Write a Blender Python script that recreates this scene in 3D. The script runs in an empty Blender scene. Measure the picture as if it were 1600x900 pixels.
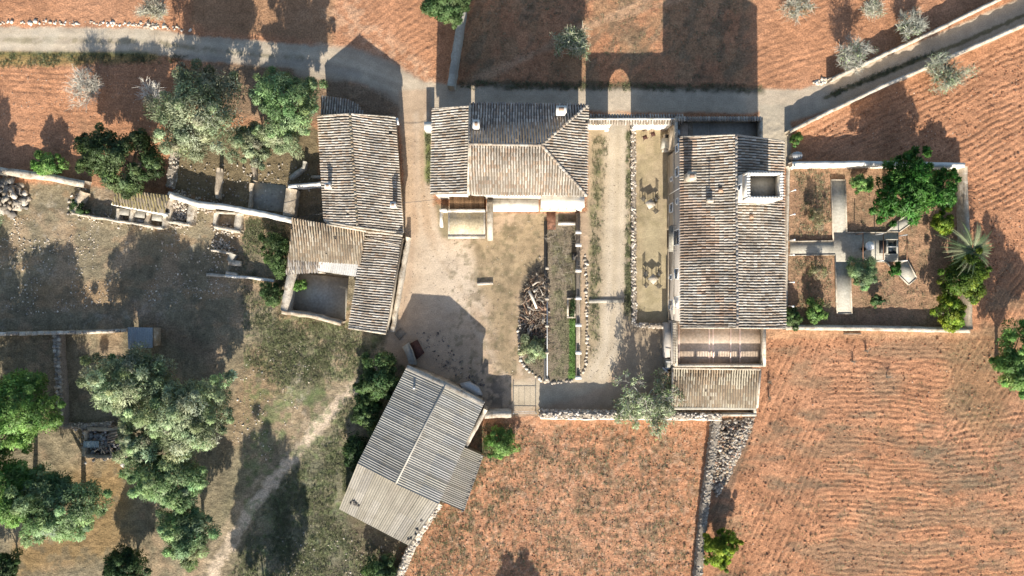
import bpy, math, random
import numpy as np
R = math.radians
SC = bpy.context.scene
COL = SC.collection
rng = np.random.default_rng(7)
random.seed(7)
# ------------------------------------------------------------------ camera, sky, sun, exposure
CAM_H = 70.0
GS = 0.06                                   # metres per photo pixel on the ground
SUN_EL = 26.8
cam_d = bpy.data.cameras.new('camera'); cam = bpy.data.objects.new('camera', cam_d); COL.objects.link(cam)
cam.location = (0, 0, CAM_H); cam.rotation_euler = (0, 0, 0)
cam_d.sensor_width = 36; cam_d.lens = 36*CAM_H/96.0; cam_d.clip_end = 3000; cam_d.clip_start = 0.5
SC.camera = cam
world = bpy.data.worlds.new('World'); SC.world = world; world.use_nodes = True
nt = world.node_tree
sky = nt.nodes.new('ShaderNodeTexSky'); sky.sky_type = 'NISHITA'; sky.sun_disc = False
sky.sun_elevation = R(SUN_EL); sky.sun_rotation = R(180); sky.altitude = 100; sky.air_density = 1.0; sky.dust_density = 1.2
bgn = nt.nodes['Background']; bgn.inputs['Strength'].default_value = 0.097
nt.links.new(sky.outputs[0], bgn.inputs['Color'])
sun_d = bpy.data.lights.new('sun', 'SUN'); sun_d.energy = 4.6; sun_d.angle = R(0.5); sun_d.color = (1.0, 0.93, 0.82)
sun = bpy.data.objects.new('sun', sun_d); COL.objects.link(sun)
sun.rotation_euler = (R(90-SUN_EL), 0, 0); sun.location = (0, -60, 60)
SC.view_settings.view_transform = 'Standard'; SC.view_settings.look = 'None'
SC.view_settings.exposure = 1.08; SC.view_settings.gamma = 1.0
# ------------------------------------------------------------------ helpers
def W(px, py, h=0.0):
    k = GS*(1-h/CAM_H); return ((px-800)*k, (450-py)*k)
def W3(px, py, h): x, y = W(px, py, h); return (x, y, h)
def G(px, py): return ((px-800)*GS, (450-py)*GS)       # true ground position
def tag(o, label=None, cat=None, group=None, kind=None):
    if label: o['label'] = label
    if cat: o['category'] = cat
    if group: o['group'] = group
    if kind: o['kind'] = kind
    return o
def thing(name, label, cat, loc=(0, 0, 0), rz=0, group=None):
    o = bpy.data.objects.new(name, None); COL.objects.link(o)
    o.location = loc; o.rotation_euler = (0, 0, rz); o.empty_display_size = .2
    return tag(o, label, cat, group)
def link_mesh(name, me, mat, parent=None, loc=None):
    o = bpy.data.objects.new(name, me); COL.objects.link(o)
    if mat and not me.materials: me.materials.append(mat)
    if parent is not None:
        o.parent = parent
    if loc is not None: o.location = loc
    return o
class MB:
    def __init__(s): s.V = []; s.F = []; s.C = []; s.N = []; s.n = 0
    def add(s, V, faces, col=(.5, .5, .5)):
        V = np.asarray(V, float).reshape(-1, 3)
        C = np.asarray(col, float)
        if C.ndim == 1: C = np.tile(C, (len(V), 1))
        s.V.append(V); s.C.append(C)
        if isinstance(faces, np.ndarray): s.F.append(faces+s.n)
        else:
            by = {}
            for f in faces: by.setdefault(len(f), []).append(f)
            for k in by: s.F.append(np.asarray(by[k])+s.n)
        s.n += len(V)
    def box(s, c, size, rz=0, col=(.5, .5, .5), tilt=None):
        x, y, z = np.asarray(size)/2
        V = np.array([(-x,-y,-z),(x,-y,-z),(x,y,-z),(-x,y,-z),(-x,-y,z),(x,-y,z),(x,y,z),(-x,y,z)])
        if tilt:
            a = tilt; ca, sa = math.cos(a), math.sin(a)
            V = np.stack([V[:,0]*ca+V[:,2]*sa, V[:,1], -V[:,0]*sa+V[:,2]*ca], 1)
        ca, sa = math.cos(rz), math.sin(rz)
        V = np.stack([V[:,0]*ca-V[:,1]*sa, V[:,0]*sa+V[:,1]*ca, V[:,2]], 1)+np.asarray(c)
        s.add(V, [(0,3,2,1),(4,5,6,7),(0,1,5,4),(1,2,6,5),(2,3,7,6),(3,0,4,7)], col)
    def prism(s, poly, z0, z1, col=(.5,.5,.5), cap=True):
        n = len(poly)
        z0s = z0 if hasattr(z0, '__len__') else [z0]*n
        z1s = z1 if hasattr(z1, '__len__') else [z1]*n
        a = sum(poly[i][0]*poly[(i+1)%n][1]-poly[(i+1)%n][0]*poly[i][1] for i in range(n))
        idx = list(range(n)) if a > 0 else list(range(n))[::-1]
        V = [(poly[i][0], poly[i][1], z0s[i]) for i in idx]+[(poly[i][0], poly[i][1], z1s[i]) for i in idx]
        F = [(i, (i+1)%n, n+(i+1)%n, n+i) for i in range(n)]
        if cap: F += [tuple(range(n, 2*n)), tuple(range(n-1, -1, -1))]
        s.add(V, F, col)
    def tube(s, pts, rad, k=5, col=(.5,.5,.5)):
        pts = np.asarray(pts, float); n = len(pts)
        rad = np.full(n, rad) if np.isscalar(rad) else np.asarray(rad)
        V = []
        for i in range(n):
            d = pts[min(i+1, n-1)]-pts[max(i-1, 0)]; d = d/(np.linalg.norm(d)+1e-9)
            u = np.cross(d, (0, 0, 1)) if abs(d[2]) < .95 else np.cross(d, (1, 0, 0)); u /= np.linalg.norm(u)+1e-9
            v = np.cross(d, u)
            for j in range(k):
                t = 2*math.pi*j/k; V.append(pts[i]+rad[i]*(math.cos(t)*u+math.sin(t)*v))
        F = [(i*k+j, i*k+(j+1)%k, (i+1)*k+(j+1)%k, (i+1)*k+j) for i in range(n-1) for j in range(k)]
        F += [tuple(range(k-1, -1, -1)), tuple((n-1)*k+j for j in range(k))]
        s.add(V, F, col)
    def disc_prism(s, c, r, z0, z1, n=12, col=(.5,.5,.5), rot=0):
        s.prism([(c[0]+r*math.cos(2*math.pi*i/n+rot), c[1]+r*math.sin(2*math.pi*i/n+rot)) for i in range(n)], z0, z1, col)
    def mesh(s, name, smooth=False):
        V = np.concatenate(s.V); C = np.concatenate(s.C)
        me = bpy.data.meshes.new(name)
        me.vertices.add(len(V)); me.vertices.foreach_set('co', V.astype(np.float32).ravel())
        tot = np.concatenate([np.full(len(f), f.shape[1]) for f in s.F]); li = np.concatenate([f.ravel() for f in s.F])
        st = np.concatenate([[0], np.cumsum(tot)[:-1]])
        me.loops.add(len(li)); me.loops.foreach_set('vertex_index', li.astype(np.int32))
        me.polygons.add(len(tot)); me.polygons.foreach_set('loop_start', st.astype(np.int32))
        try: me.polygons.foreach_set('loop_total', tot.astype(np.int32))
        except Exception: pass
        at = me.attributes.new('Col', 'FLOAT_COLOR', 'POINT')
        at.data.foreach_set('color', np.concatenate([C, np.ones((len(C), 1))], 1).astype(np.float32).ravel())
        me.update(calc_edges=True)
        if smooth: me.polygons.foreach_set('use_smooth', np.ones(len(tot), bool))
        if s.N: me.polygons.foreach_set('use_smooth', np.ones(len(tot), bool)); me.normals_split_custom_set_from_vertices(np.concatenate(s.N).astype(np.float32).tolist())
        else: me.validate(clean_customdata=False)
        return me
    def build(s, name, mat, parent=None, kind=None, smooth=False, loc=None):
        o = link_mesh(name, s.mesh(name, smooth), mat, parent, loc)
        if kind: o['kind'] = kind
        return o
# ------------------------------------------------------------------ materials
def mat(name, col=None, rough=.85, n1=(1.5, .25), n2=(14, .2), bump=.0, bscale=20, spec=.25, metal=0, transl=0, tint=None, extra=None):
    m = bpy.data.materials.new(name); m.use_nodes = True
    t = m.node_tree; N = t.nodes; L = t.links; b = N['Principled BSDF']
    b.inputs['Roughness'].default_value = rough; b.inputs['Metallic'].default_value = metal
    b.inputs['Specular IOR Level'].default_value = spec
    geo = N.new('ShaderNodeNewGeometry')
    if col is None:
        a = N.new('ShaderNodeAttribute'); a.attribute_name = 'Col'; src = a.outputs['Color']
    else:
        r = N.new('ShaderNodeRGB'); r.outputs[0].default_value = (*col, 1); src = r.outputs[0]
    for (sc, amt) in (n1, n2):
        if amt <= 0: continue
        nz = N.new('ShaderNodeTexNoise'); nz.inputs['Scale'].default_value = sc; nz.inputs['Detail'].default_value = 4
        L.new(geo.outputs['Position'], nz.inputs['Vector'])
        mr = N.new('ShaderNodeMapRange'); mr.inputs['From Min'].default_value = .3; mr.inputs['From Max'].default_value = .7
        mr.inputs['To Min'].default_value = 1-amt; mr.inputs['To Max'].default_value = 1+amt
        L.new(nz.outputs['Fac'], mr.inputs['Value'])
        mx = N.new('ShaderNodeVectorMath'); mx.operation = 'SCALE'
        L.new(src, mx.inputs[0]); L.new(mr.outputs['Result'], mx.inputs['Scale']); src = mx.outputs[0]
    if tint:   # (colour, scale, lo, hi): stains with a shape of their own
        tc, ts, lo, hi = tint
        nz = N.new('ShaderNodeTexNoise'); nz.inputs['Scale'].default_value = ts; nz.inputs['Detail'].default_value = 6; nz.inputs['Roughness'].default_value = .65
        L.new(geo.outputs['Position'], nz.inputs['Vector'])
        mr = N.new('ShaderNodeMapRange'); mr.inputs['From Min'].default_value = lo; mr.inputs['From Max'].default_value = hi
        L.new(nz.outputs['Fac'], mr.inputs['Value'])
        mx = N.new('ShaderNodeMix'); mx.data_type = 'RGBA'; mx.inputs['B'].default_value = (*tc, 1)
        L.new(mr.outputs['Result'], mx.inputs['Factor']); L.new(src, mx.inputs['A']); src = mx.outputs['Result']
    L.new(src, b.inputs['Base Color'])
    if bump > 0:
        nz = N.new('ShaderNodeTexNoise'); nz.inputs['Scale'].default_value = bscale; nz.inputs['Detail'].default_value = 5
        L.new(geo.outputs['Position'], nz.inputs['Vector'])
        bp = N.new('ShaderNodeBump'); bp.inputs['Strength'].default_value = 1; bp.inputs['Distance'].default_value = bump
        L.new(nz.outputs['Fac'], bp.inputs['Height']); L.new(bp.outputs[0], b.inputs['Normal'])
    if transl > 0:
        tr = N.new('ShaderNodeBsdfTranslucent'); L.new(src, tr.inputs['Color'])
        ms = N.new('ShaderNodeMixShader'); ms.inputs[0].default_value = transl
        L.new(b.outputs[0], ms.inputs[1]); L.new(tr.outputs[0], ms.inputs[2])
        L.new(ms.outputs[0], N['Material Output'].inputs['Surface'])
    return m
M = dict(
    ground=mat('soil_and_gravel', None, .95, (.35, .13), (7, .34), .06, 9, .1),
    packed=mat('packed_gravel', None, .95, (.45, .10), (9, .17), .018, 12, .1),
    tile=mat('clay_tile', None, .85, (.5, .12), (18, .22), .004, 60, .2),
    deck=mat('roof_deck', (.15, .125, .095), .9, (1, .2), (20, .3)),
    plaster=mat('white_plaster', (.68, .64, .57), .85, (.8, .1), (12, .1), .015, 24, .2, tint=((.42, .36, .27), 1.5, .52, .72)),
    limewash=mat('lime_washed_wall', (.48, .42, .335), .9, (.8, .2), (8, .22), .03, 12, .2, tint=((.25, .20, .145), 1.9, .49, .66)),
    facade=mat('beige_render', (.40, .36, .32), .9, (.6, .08), (9, .08), .01, 20, .2, tint=((.32, .28, .24), .9, .5, .7)),
    oldwall=mat('rough_old_render', (.36, .29, .21), .92, (.9, .2), (7, .22), .03, 9, .2, tint=((.55, .48, .38), 1.6, .52, .66)),
    stone=mat('field_stone', None, .9, (1.4, .15), (11, .25), .02, 18, .2),
    mortar=mat('stone_wall_core', (.24, .20, .155), .95, (1.2, .2), (9, .3), .03, 12),
    concrete=mat('weathered_concrete', (.355, .33, .275), .9, (.5, .15), (5, .18), .008, 25, .2, tint=((.27, .25, .21), .9, .5, .7)),
    fibro=mat('fibre_cement_sheet', None, .8, (.7, .12), (9, .16), .003, 40, .25, tint=((.24, .21, .16), .8, .52, .75)),
    terrace=mat('ochre_terrace_floor', (.56, .44, .33), .9, (.6, .2), (6, .22), .006, 30, .2, tint=((.56, .50, .42), 1.0, .52, .7)),
    ochre=mat('ochre_flat_roof', (.44, .36, .235), .9, (.6, .15), (7, .25), .006, 30, .2, tint=((.42, .38, .31), .8, .5, .66)),
    wood=mat('old_wood', None, .85, (2, .2), (15, .25), .01, 30, .2),
    bark=mat('bark', None, .9, (2, .2), (15, .25), .01, 30, .15),
    leaf=mat('foliage', None, .55, (.9, .2), (3, .22), 0, 1, .3, transl=.42),
    grass=mat('weeds', None, .7, (.5, .2), (3, .25), 0, 1, .2, transl=.2),
    metal=mat('galvanised_metal', (.42, .42, .41), .5, (1, .1), (9, .12), 0, 1, .4, metal=.4),
    dark=mat('dark_metal', (.05, .05, .05), .55, (1, .1), (9, .1), 0, 1, .4),
    glass=mat('window_glass', (.012, .03, .055), .12, (1, .05), (9, .05), 0, 1, .5),
    paint=mat('painted_white', (.78, .76, .72), .6, (1, .05), (9, .06), 0, 1, .3),
    terracotta=mat('worn_terracotta', (.19, .095, .06), .9, (1.5, .2), (8, .25), .01, 25, .2),
    rust=mat('rusty_red_iron', (.075, .036, .028), .75, (2, .2), (12, .3), .004, 40, .2),
    pink=mat('pale_pink_mortar', (.78, .60, .50), .6, (1, .1), (9, .12), 0, 1, .3),
    water=mat('dark_water', (.015, .022, .025), .08, (1, .1), (9, .05), 0, 1, .5),
    cloth=mat('white_cloth', (.82, .82, .84), .9, (2, .05), (20, .05), .01, 20, .1),
    frond=mat('palm_frond', None, .5, (1, .15), (5, .15), 0, 1, .35, transl=.15),
    black=mat('black_plastic', (.012, .012, .013), .5, (1, .05), (9, .05), 0, 1, .3),
)
# ------------------------------------------------------------------ numpy noise
def vnoise(x, y, seed=0):
    xi = np.floor(x).astype(np.int64); yi = np.floor(y).astype(np.int64); xf = x-xi; yf = y-yi
    def hsh(a, b):
        h = (a*374761393+b*668265263+seed*1442695041) & 0xffffffff
        h = ((h ^ (h >> 13))*1274126177) & 0xffffffff
        return ((h ^ (h >> 16)) & 0xffff)/65535.0
    u = xf*xf*(3-2*xf); v = yf*yf*(3-2*yf)
    return (hsh(xi, yi)*(1-u)+hsh(xi+1, yi)*u)*(1-v)+(hsh(xi, yi+1)*(1-u)+hsh(xi+1, yi+1)*u)*v
def fbm(x, y, seed=0, oc=4):
    s = 0; a = .5; t = 0
    for i in range(oc):
        s = s+a*vnoise(x, y, seed+i*17); t += a; a *= .5; x, y = (x*.8-y*.6)*2.03+11.3, (x*.6+y*.8)*2.03+5.7
    return s/t
def sstep(a, b, x): t = np.clip((x-a)/(b-a), 0, 1); return t*t*(3-2*t)
def d_line(X, Y, pts):
    D = np.full(X.shape, 1e9)
    for (ax, ay), (bx, by) in zip(pts[:-1], pts[1:]):
        dx, dy = bx-ax, by-ay; t = np.clip(((X-ax)*dx+(Y-ay)*dy)/(dx*dx+dy*dy+1e-9), 0, 1)
        D = np.minimum(D, np.hypot(X-ax-t*dx, Y-ay-t*dy))
    return D
def sd_poly(X, Y, pts):          # negative inside
    D = d_line(X, Y, list(pts)+[pts[0]]); ins = np.zeros(X.shape, bool); n = len(pts)
    for i in range(n):
        (ax, ay), (bx, by) = pts[i], pts[(i+1) % n]
        c = ((ay > Y) != (by > Y)); 
        with np.errstate(divide='ignore', invalid='ignore'): xx = (bx-ax)*(Y-ay)/(by-ay+1e-12)+ax
        ins ^= c & (X < xx)
    return np.where(ins, -D, D)
# ------------------------------------------------------------------ ground: one height field cut by use into pieces of the setting
STEP = 2.0
gx = np.arange(-160, 1762, STEP); gy = np.arange(-140, 1042, STEP)
X, Y = np.meshgrid(gx, gy)
RED = np.array((.385, .191, .103)); RED2 = np.array((.425, .238, .145)); 
n_big = fbm(X/160, Y/160, 1); n_mid = fbm(X/38, Y/38, 2); n_sm = fbm(X/9, Y/9, 3); n_fine = fbm(X/3.1, Y/3.1, 4, 2)
wob = (fbm(X/22, Y/22, 5)-.5)*2; wob2 = (fbm(X/7, Y/7, 6)-.5)*2
C = RED[None, None]*(0.86+.30*n_mid[..., None])*(0.82+.36*n_sm[..., None])
C = C*(1-sstep(.45, .8, n_big)[..., None]*.35)+RED2*sstep(.45, .8, n_big)[..., None]*.35
n_px = fbm(X/4.3+7, Y/4.3, 8, 2)
H = (n_sm-.5)*.09+(n_fine-.5)*.06+(n_px-.5)*.05+(n_mid-.5)*.10
C = C*(.84+.32*n_px[..., None])
REG = np.zeros(X.shape, int)     # 0 field
def lay(mask, col, var=.3, reg=None, thr=.5, flat=None):
    global C, H
    c = np.asarray(col)*(1-var/2+var*n_sm[..., None])*(1-var*.3+var*.6*n_mid[..., None])*(1-var*.35+var*.7*n_px[..., None])
    C = C*(1-mask[..., None])+c*mask[..., None]
    if reg is not None: REG[mask > thr] = reg
    if flat is not None: H = H*(1-mask*(1-flat))
def pm(pts, feather=4, nz=5, n2=2): return 1-sstep(-feather, feather, sd_poly(X, Y, pts)+wob*nz+wob2*n2)
def lm(pts, w, feather=4, nz=3, n2=2): return 1-sstep(w-feather, w+feather, d_line(X, Y, pts)+wob*nz+wob2*n2)
# furrows
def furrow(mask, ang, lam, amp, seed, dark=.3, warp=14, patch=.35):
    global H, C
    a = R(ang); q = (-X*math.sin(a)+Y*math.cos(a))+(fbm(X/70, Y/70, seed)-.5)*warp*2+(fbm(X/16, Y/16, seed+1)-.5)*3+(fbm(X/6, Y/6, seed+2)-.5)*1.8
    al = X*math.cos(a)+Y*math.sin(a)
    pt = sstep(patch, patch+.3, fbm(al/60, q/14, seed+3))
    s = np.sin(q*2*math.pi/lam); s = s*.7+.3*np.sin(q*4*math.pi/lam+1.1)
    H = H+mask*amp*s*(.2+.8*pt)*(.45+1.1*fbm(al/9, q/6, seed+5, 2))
    dk = mask*dark*pt*sstep(.1, .9, -s)*(.4+.6*sstep(.35, .65, fbm(al/25, q/5, seed+9)))  # furrow hollows darkened in the soil colour: painted shade that deepens the relief
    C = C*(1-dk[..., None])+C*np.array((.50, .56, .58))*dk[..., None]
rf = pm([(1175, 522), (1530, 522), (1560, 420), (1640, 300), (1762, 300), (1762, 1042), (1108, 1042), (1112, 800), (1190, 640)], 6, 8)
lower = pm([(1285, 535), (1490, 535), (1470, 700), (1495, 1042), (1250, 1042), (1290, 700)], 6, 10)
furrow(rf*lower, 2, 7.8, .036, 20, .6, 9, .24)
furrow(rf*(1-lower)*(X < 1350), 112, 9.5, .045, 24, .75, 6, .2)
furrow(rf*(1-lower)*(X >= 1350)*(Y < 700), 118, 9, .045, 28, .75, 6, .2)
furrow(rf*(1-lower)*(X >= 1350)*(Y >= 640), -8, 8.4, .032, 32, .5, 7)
urf = pm([(1240, 205), (1640, 25), (1762, 0), (1762, 330), (1530, 330), (1515, 250), (1240, 250)], 5, 4)
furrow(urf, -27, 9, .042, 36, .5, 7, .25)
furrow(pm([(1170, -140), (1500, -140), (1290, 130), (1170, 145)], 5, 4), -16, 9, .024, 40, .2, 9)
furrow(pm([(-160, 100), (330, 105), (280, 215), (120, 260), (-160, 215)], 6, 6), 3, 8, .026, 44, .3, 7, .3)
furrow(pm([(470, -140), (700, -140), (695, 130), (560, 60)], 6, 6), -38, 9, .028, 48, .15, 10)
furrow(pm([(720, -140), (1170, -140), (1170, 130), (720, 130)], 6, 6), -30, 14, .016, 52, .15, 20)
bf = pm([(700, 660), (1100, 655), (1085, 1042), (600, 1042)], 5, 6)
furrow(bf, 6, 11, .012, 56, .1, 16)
# dry grass tone in the upper middle field, greyer patches in the right field
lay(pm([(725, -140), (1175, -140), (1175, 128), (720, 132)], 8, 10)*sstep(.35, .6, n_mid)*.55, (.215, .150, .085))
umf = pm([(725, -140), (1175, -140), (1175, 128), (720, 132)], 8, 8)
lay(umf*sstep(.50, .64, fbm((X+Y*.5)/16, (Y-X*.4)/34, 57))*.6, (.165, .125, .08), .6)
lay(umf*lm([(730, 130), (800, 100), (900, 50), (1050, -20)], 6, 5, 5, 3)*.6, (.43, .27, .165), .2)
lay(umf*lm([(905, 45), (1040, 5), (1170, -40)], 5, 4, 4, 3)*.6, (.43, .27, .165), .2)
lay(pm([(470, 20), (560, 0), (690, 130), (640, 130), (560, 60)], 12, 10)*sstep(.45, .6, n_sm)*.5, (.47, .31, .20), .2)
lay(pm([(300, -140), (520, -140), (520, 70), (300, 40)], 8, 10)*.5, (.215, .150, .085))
lay(rf*sstep(.46, .66, fbm(X/60, Y/26, 61))*.6, (.225, .155, .095))
lay(rf*sstep(.60, .75, fbm(X/45, Y/18, 62))*.55*(Y > 640), (.14, .12, .08))
lay(pm([(1480, 520), (1600, 520), (1560, 700), (1470, 640)], 20, 12)*.5, (.20, .14, .075))
lay(bf*sstep(.52, .66, fbm(X/11, Y/16, 63))*.55, (.15, .115, .07))
lay(bf*sstep(.58, .7, fbm(X/5, Y/5, 64))*.4, (.50, .34, .23))
# rough ground left of the lane, meadow
lot = pm([(-160, 280), (130, 290), (300, 310), (460, 340), (510, 285), (640, 290), (650, 500), (640, 560), (600, 760), (640, 850), (626, 900), (600, 1042), (-160, 1042)], 6, 6)
lay(lot, (.215, .178, .115), .5, 3, .5)
lay(lot*pm([(400, 500), (620, 510), (560, 800), (660, 900), (640, 1042), (420, 1042), (350, 800), (430, 640)], 25, 25)*.8, (.185, .168, .102), .6)
lay(lot*sstep(.5, .68, fbm(X/34, Y/34, 71))*.65, (.33, .235, .15), .4)
lay(lot*sstep(.56, .72, fbm(X/20, Y/20, 72))*.6*(Y > 480)*(X > 380), (.12, .15, .065), .5)
lay(lot*sstep(.60, .74, fbm(X/7+wob2, Y/7+wob, 73, 5))*sstep(.42, .6, n_mid)*.4*((Y < 520) | (X > 400)), (.40, .35, .28), .3)
lay(pm([(50, 440), (200, 440), (200, 482), (60, 478)], 14, 10)*.7, (.27, .18, .10))
lay(pm([(100, 730), (210, 720), (190, 870), (30, 900), (20, 860), (110, 800)], 25, 18)*.85, (.235, .155, .07))
lay(pm([(350, 700), (420, 640), (450, 560), (380, 540)], 25, 18)*.5, (.25, .165, .09))
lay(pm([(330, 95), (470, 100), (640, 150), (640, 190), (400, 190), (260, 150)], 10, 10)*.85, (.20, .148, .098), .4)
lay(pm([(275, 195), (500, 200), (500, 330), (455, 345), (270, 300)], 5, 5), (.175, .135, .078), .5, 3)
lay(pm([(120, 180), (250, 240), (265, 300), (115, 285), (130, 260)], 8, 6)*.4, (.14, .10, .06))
# dirt track
tl_ = [(628, 535), (590, 572), (520, 640), (455, 718), (395, 790), (340, 880), (290, 1042)]
lay(lm(tl_, 18, 12, 8, 6)*.45, (.27, .205, .13), .5)
trk = lm(tl_, 9, 4, 6, 6)
lay(trk, (.50, .395, .285), .35, 5, .45)
lay(lm([(x_-16, y_-10) for x_, y_ in tl_], 4, 4, 4, 4)*.6, (.36, .28, .19), .4)
lay(pm([(440, 690), (540, 690), (530, 795), (640, 850), (620, 960), (340, 1042), (400, 800)], 20, 18)*.75*(1-trk)*(1-lm(tl_, 24, 16, 8, 6)*.6), (.135, .132, .085), .7)
lay(lot*sstep(.56, .66, fbm(X/13, Y/13, 75))*.5, (.13, .115, .078), .5)
lay(lot*sstep(.60, .70, fbm(X/26, Y/17, 76))*.6*(Y < 520), (.30, .205, .12), .4)
lay(lot*sstep(.55, .66, fbm(X/9, Y/9, 77))*.5*(Y > 470)*(X > 380), (.115, .155, .06), .5)
lay(pm([(545, 800), (640, 850), (618, 960), (560, 900)], 10, 8)*.7, (.12, .09, .06))
lay(lm([(210, 480), (270, 520), (330, 560), (345, 640)], 12, 10, 5)*.45, (.25, .165, .11))
# lane
lane = lm([(-160, 60), (60, 62), (230, 64), (330, 78), (470, 88), (560, 108), (640, 140), (690, 152), (800, 152)], 19, 3, 3, 2)
lane = np.maximum(lane, lm([(690, 155), (950, 155), (1190, 158), (1255, 160)], 19, 3, 2, 2))
lane = np.maximum(lane, lm([(1235, 168), (1290, 150), (1400, 105), (1500, 62), (1640, 0), (1762, -60)], 22, 3, 1, 1))
lay(lm([(-160, 92), (120, 90), (240, 84)], 11, 6, 5)*.7, (.19, .165, .06), .4)
lay(lm([(480, 95), (545, 100), (600, 118), (640, 145)], 26, 6, 5), (.36, .295, .22), .2, 1, .5, .5)
lay(lane, (.42, .345, .255), .22, 1, .5, .4)
for off_ in (-8, 8):
    lay(lm([(-160, 62+off_), (60, 63+off_), (230, 65+off_), (330, 78+off_), (470, 90+off_), (560, 110+off_), (640, 142+off_)], 3.5, 3, 3)*.8, (.50, .42, .315), .15)
lay(lm([(-160, 62), (60, 63), (230, 65), (330, 79), (470, 91)], 4, 3, 3, 3)*.7*sstep(.38, .52, n_sm), (.21, .18, .11), .4)
for off_ in (-7, 7): lay(lm([(690, 153+off_), (950, 154+off_), (1190, 158+off_)], 3, 3, 2)*.4, (.43, .36, .27), .15)
lay(lane*sstep(.5, .7, n_mid)*.5*(X < 500), (.42, .37, .29), .2)
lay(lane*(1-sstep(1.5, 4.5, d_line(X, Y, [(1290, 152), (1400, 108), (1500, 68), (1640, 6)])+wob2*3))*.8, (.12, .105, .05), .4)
lay(lane*lm([(300, 90), (480, 100), (560, 118)], 6, 5)*.45, (.26, .23, .20))
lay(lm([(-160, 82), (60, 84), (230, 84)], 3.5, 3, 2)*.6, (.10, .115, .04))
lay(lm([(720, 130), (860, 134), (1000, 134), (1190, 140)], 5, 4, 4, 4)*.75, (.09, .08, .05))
lay(pm([(1185, 165), (1236, 162), (1236, 262), (1185, 262)], 2, 1), (.38, .325, .245), .3, 1)
# courtyard
court = pm([(622, 140), (672, 140), (678, 320), (770, 330), (855, 335), (918, 330), (918, 196), (1050, 196), (1050, 640), (757, 652), (660, 600), (600, 545), (630, 430), (632, 300)], 3, 2)
lay(court, (.415, .305, .208), .25, 2, .5, .35)
lay(court*pm([(640, 380), (730, 360), (790, 400), (770, 470), (720, 500), (640, 470)], 40, 25)*.85, (.49, .40, .30), .18)
for a_ in ([(650, 180), (652, 300), (660, 380), (720, 470), (790, 590), (850, 620), (920, 606)], [(668, 180), (668, 300), (690, 390), (752, 480), (800, 570), (850, 604), (905, 596)]): lay(court*lm(a_, 5, 4, 4, 3)*.45, (.50, .41, .31), .15)
lay(court*lm([(658, 180), (660, 300), (675, 385), (735, 475), (795, 580), (850, 612)], 3, 3, 3, 3)*.4*sstep(.4, .55, n_sm), (.27, .20, .13), .4)
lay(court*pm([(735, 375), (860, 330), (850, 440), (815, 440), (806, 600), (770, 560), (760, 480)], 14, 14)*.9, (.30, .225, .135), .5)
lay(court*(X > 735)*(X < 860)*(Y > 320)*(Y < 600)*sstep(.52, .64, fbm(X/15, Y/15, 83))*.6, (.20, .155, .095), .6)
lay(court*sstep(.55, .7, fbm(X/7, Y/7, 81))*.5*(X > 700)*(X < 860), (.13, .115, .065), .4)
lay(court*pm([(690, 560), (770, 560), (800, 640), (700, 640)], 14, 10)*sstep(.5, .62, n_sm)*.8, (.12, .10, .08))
lay(lm([(648, 205), (650, 300), (642, 420), (628, 500)], 4, 4, 3)*.35, (.28, .19, .13))
lay(lm([(668, 210), (669, 280)], 5, 4, 3)*.85, (.10, .135, .03), .4)
lay(pm([(680, 315), (702, 335), (702, 375), (690, 372)], 4, 3)*.7, (.16, .145, .08))
lay(pm([(920, 200), (950, 200), (945, 600), (905, 600), (918, 400)], 6, 5)*.7, (.285, .235, .15), .4)
lay(lm([(936, 240), (934, 280), (925, 420), (930, 520)], 7, 6, 6)*.55*sstep(.42, .55, n_sm), (.12, .125, .05), .4)
drv = lm([(965, 195), (964, 300), (960, 430), (955, 540), (930, 590), (850, 615), (800, 618)], 20, 7, 4, 3)
lay(drv*(X > 800), (.43, .355, .255), .2, 4, .5, .3)
for off_ in (-8, 9): lay((X > 800)*lm([(965+off_, 195), (964+off_, 300), (960+off_, 430), (955+off_, 540), (930+off_, 590)], 4, 4, 3)*.5, (.51, .435, .335), .15)
lay(lm([(984, 210), (986, 330), (984, 480)], 6, 4, 4)*.75*sstep(.38, .5, n_sm), (.10, .125, .045), .5)
lay(pm([(975, 470), (1046, 512), (1046, 600), (985, 600), (965, 540)], 10, 8, 5)*.55, (.19, .165, .12), .4)
lay(pm([(993, 205), (1046, 205), (1046, 506), (993, 506)], 2, 1), (.37, .295, .19), .3, 2)
lay(pm([(1005, 330), (1046, 340), (1046, 500), (995, 500)], 18, 10)*.4, (.34, .30, .185))
lay(pm([(993, 205), (1046, 205), (1046, 506), (993, 506)], 2, 1)*sstep(.48, .62, fbm(X/13, Y/13, 85))*.55, (.27, .225, .13), .4)
# kitchen garden oval
oval = [(853, 335), (906, 335), (908, 575), (898, 592), (870, 597), (840, 590), (822, 572), (812, 540), (811, 460), (820, 430), (853, 400)]
lay(pm(oval, 3, 2), (.185, .150, .105), .5, 6)
lay(pm(oval, 3, 2)*sstep(.5, .62, fbm(X/12, Y/14, 91))*.4*(X > 860), (.11, .125, .055), .5)
lay(lm([(896, 500), (897, 560), (893, 588)], 5, 2.5, 2)*.95, (.07, .20, .02), .3)
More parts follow.
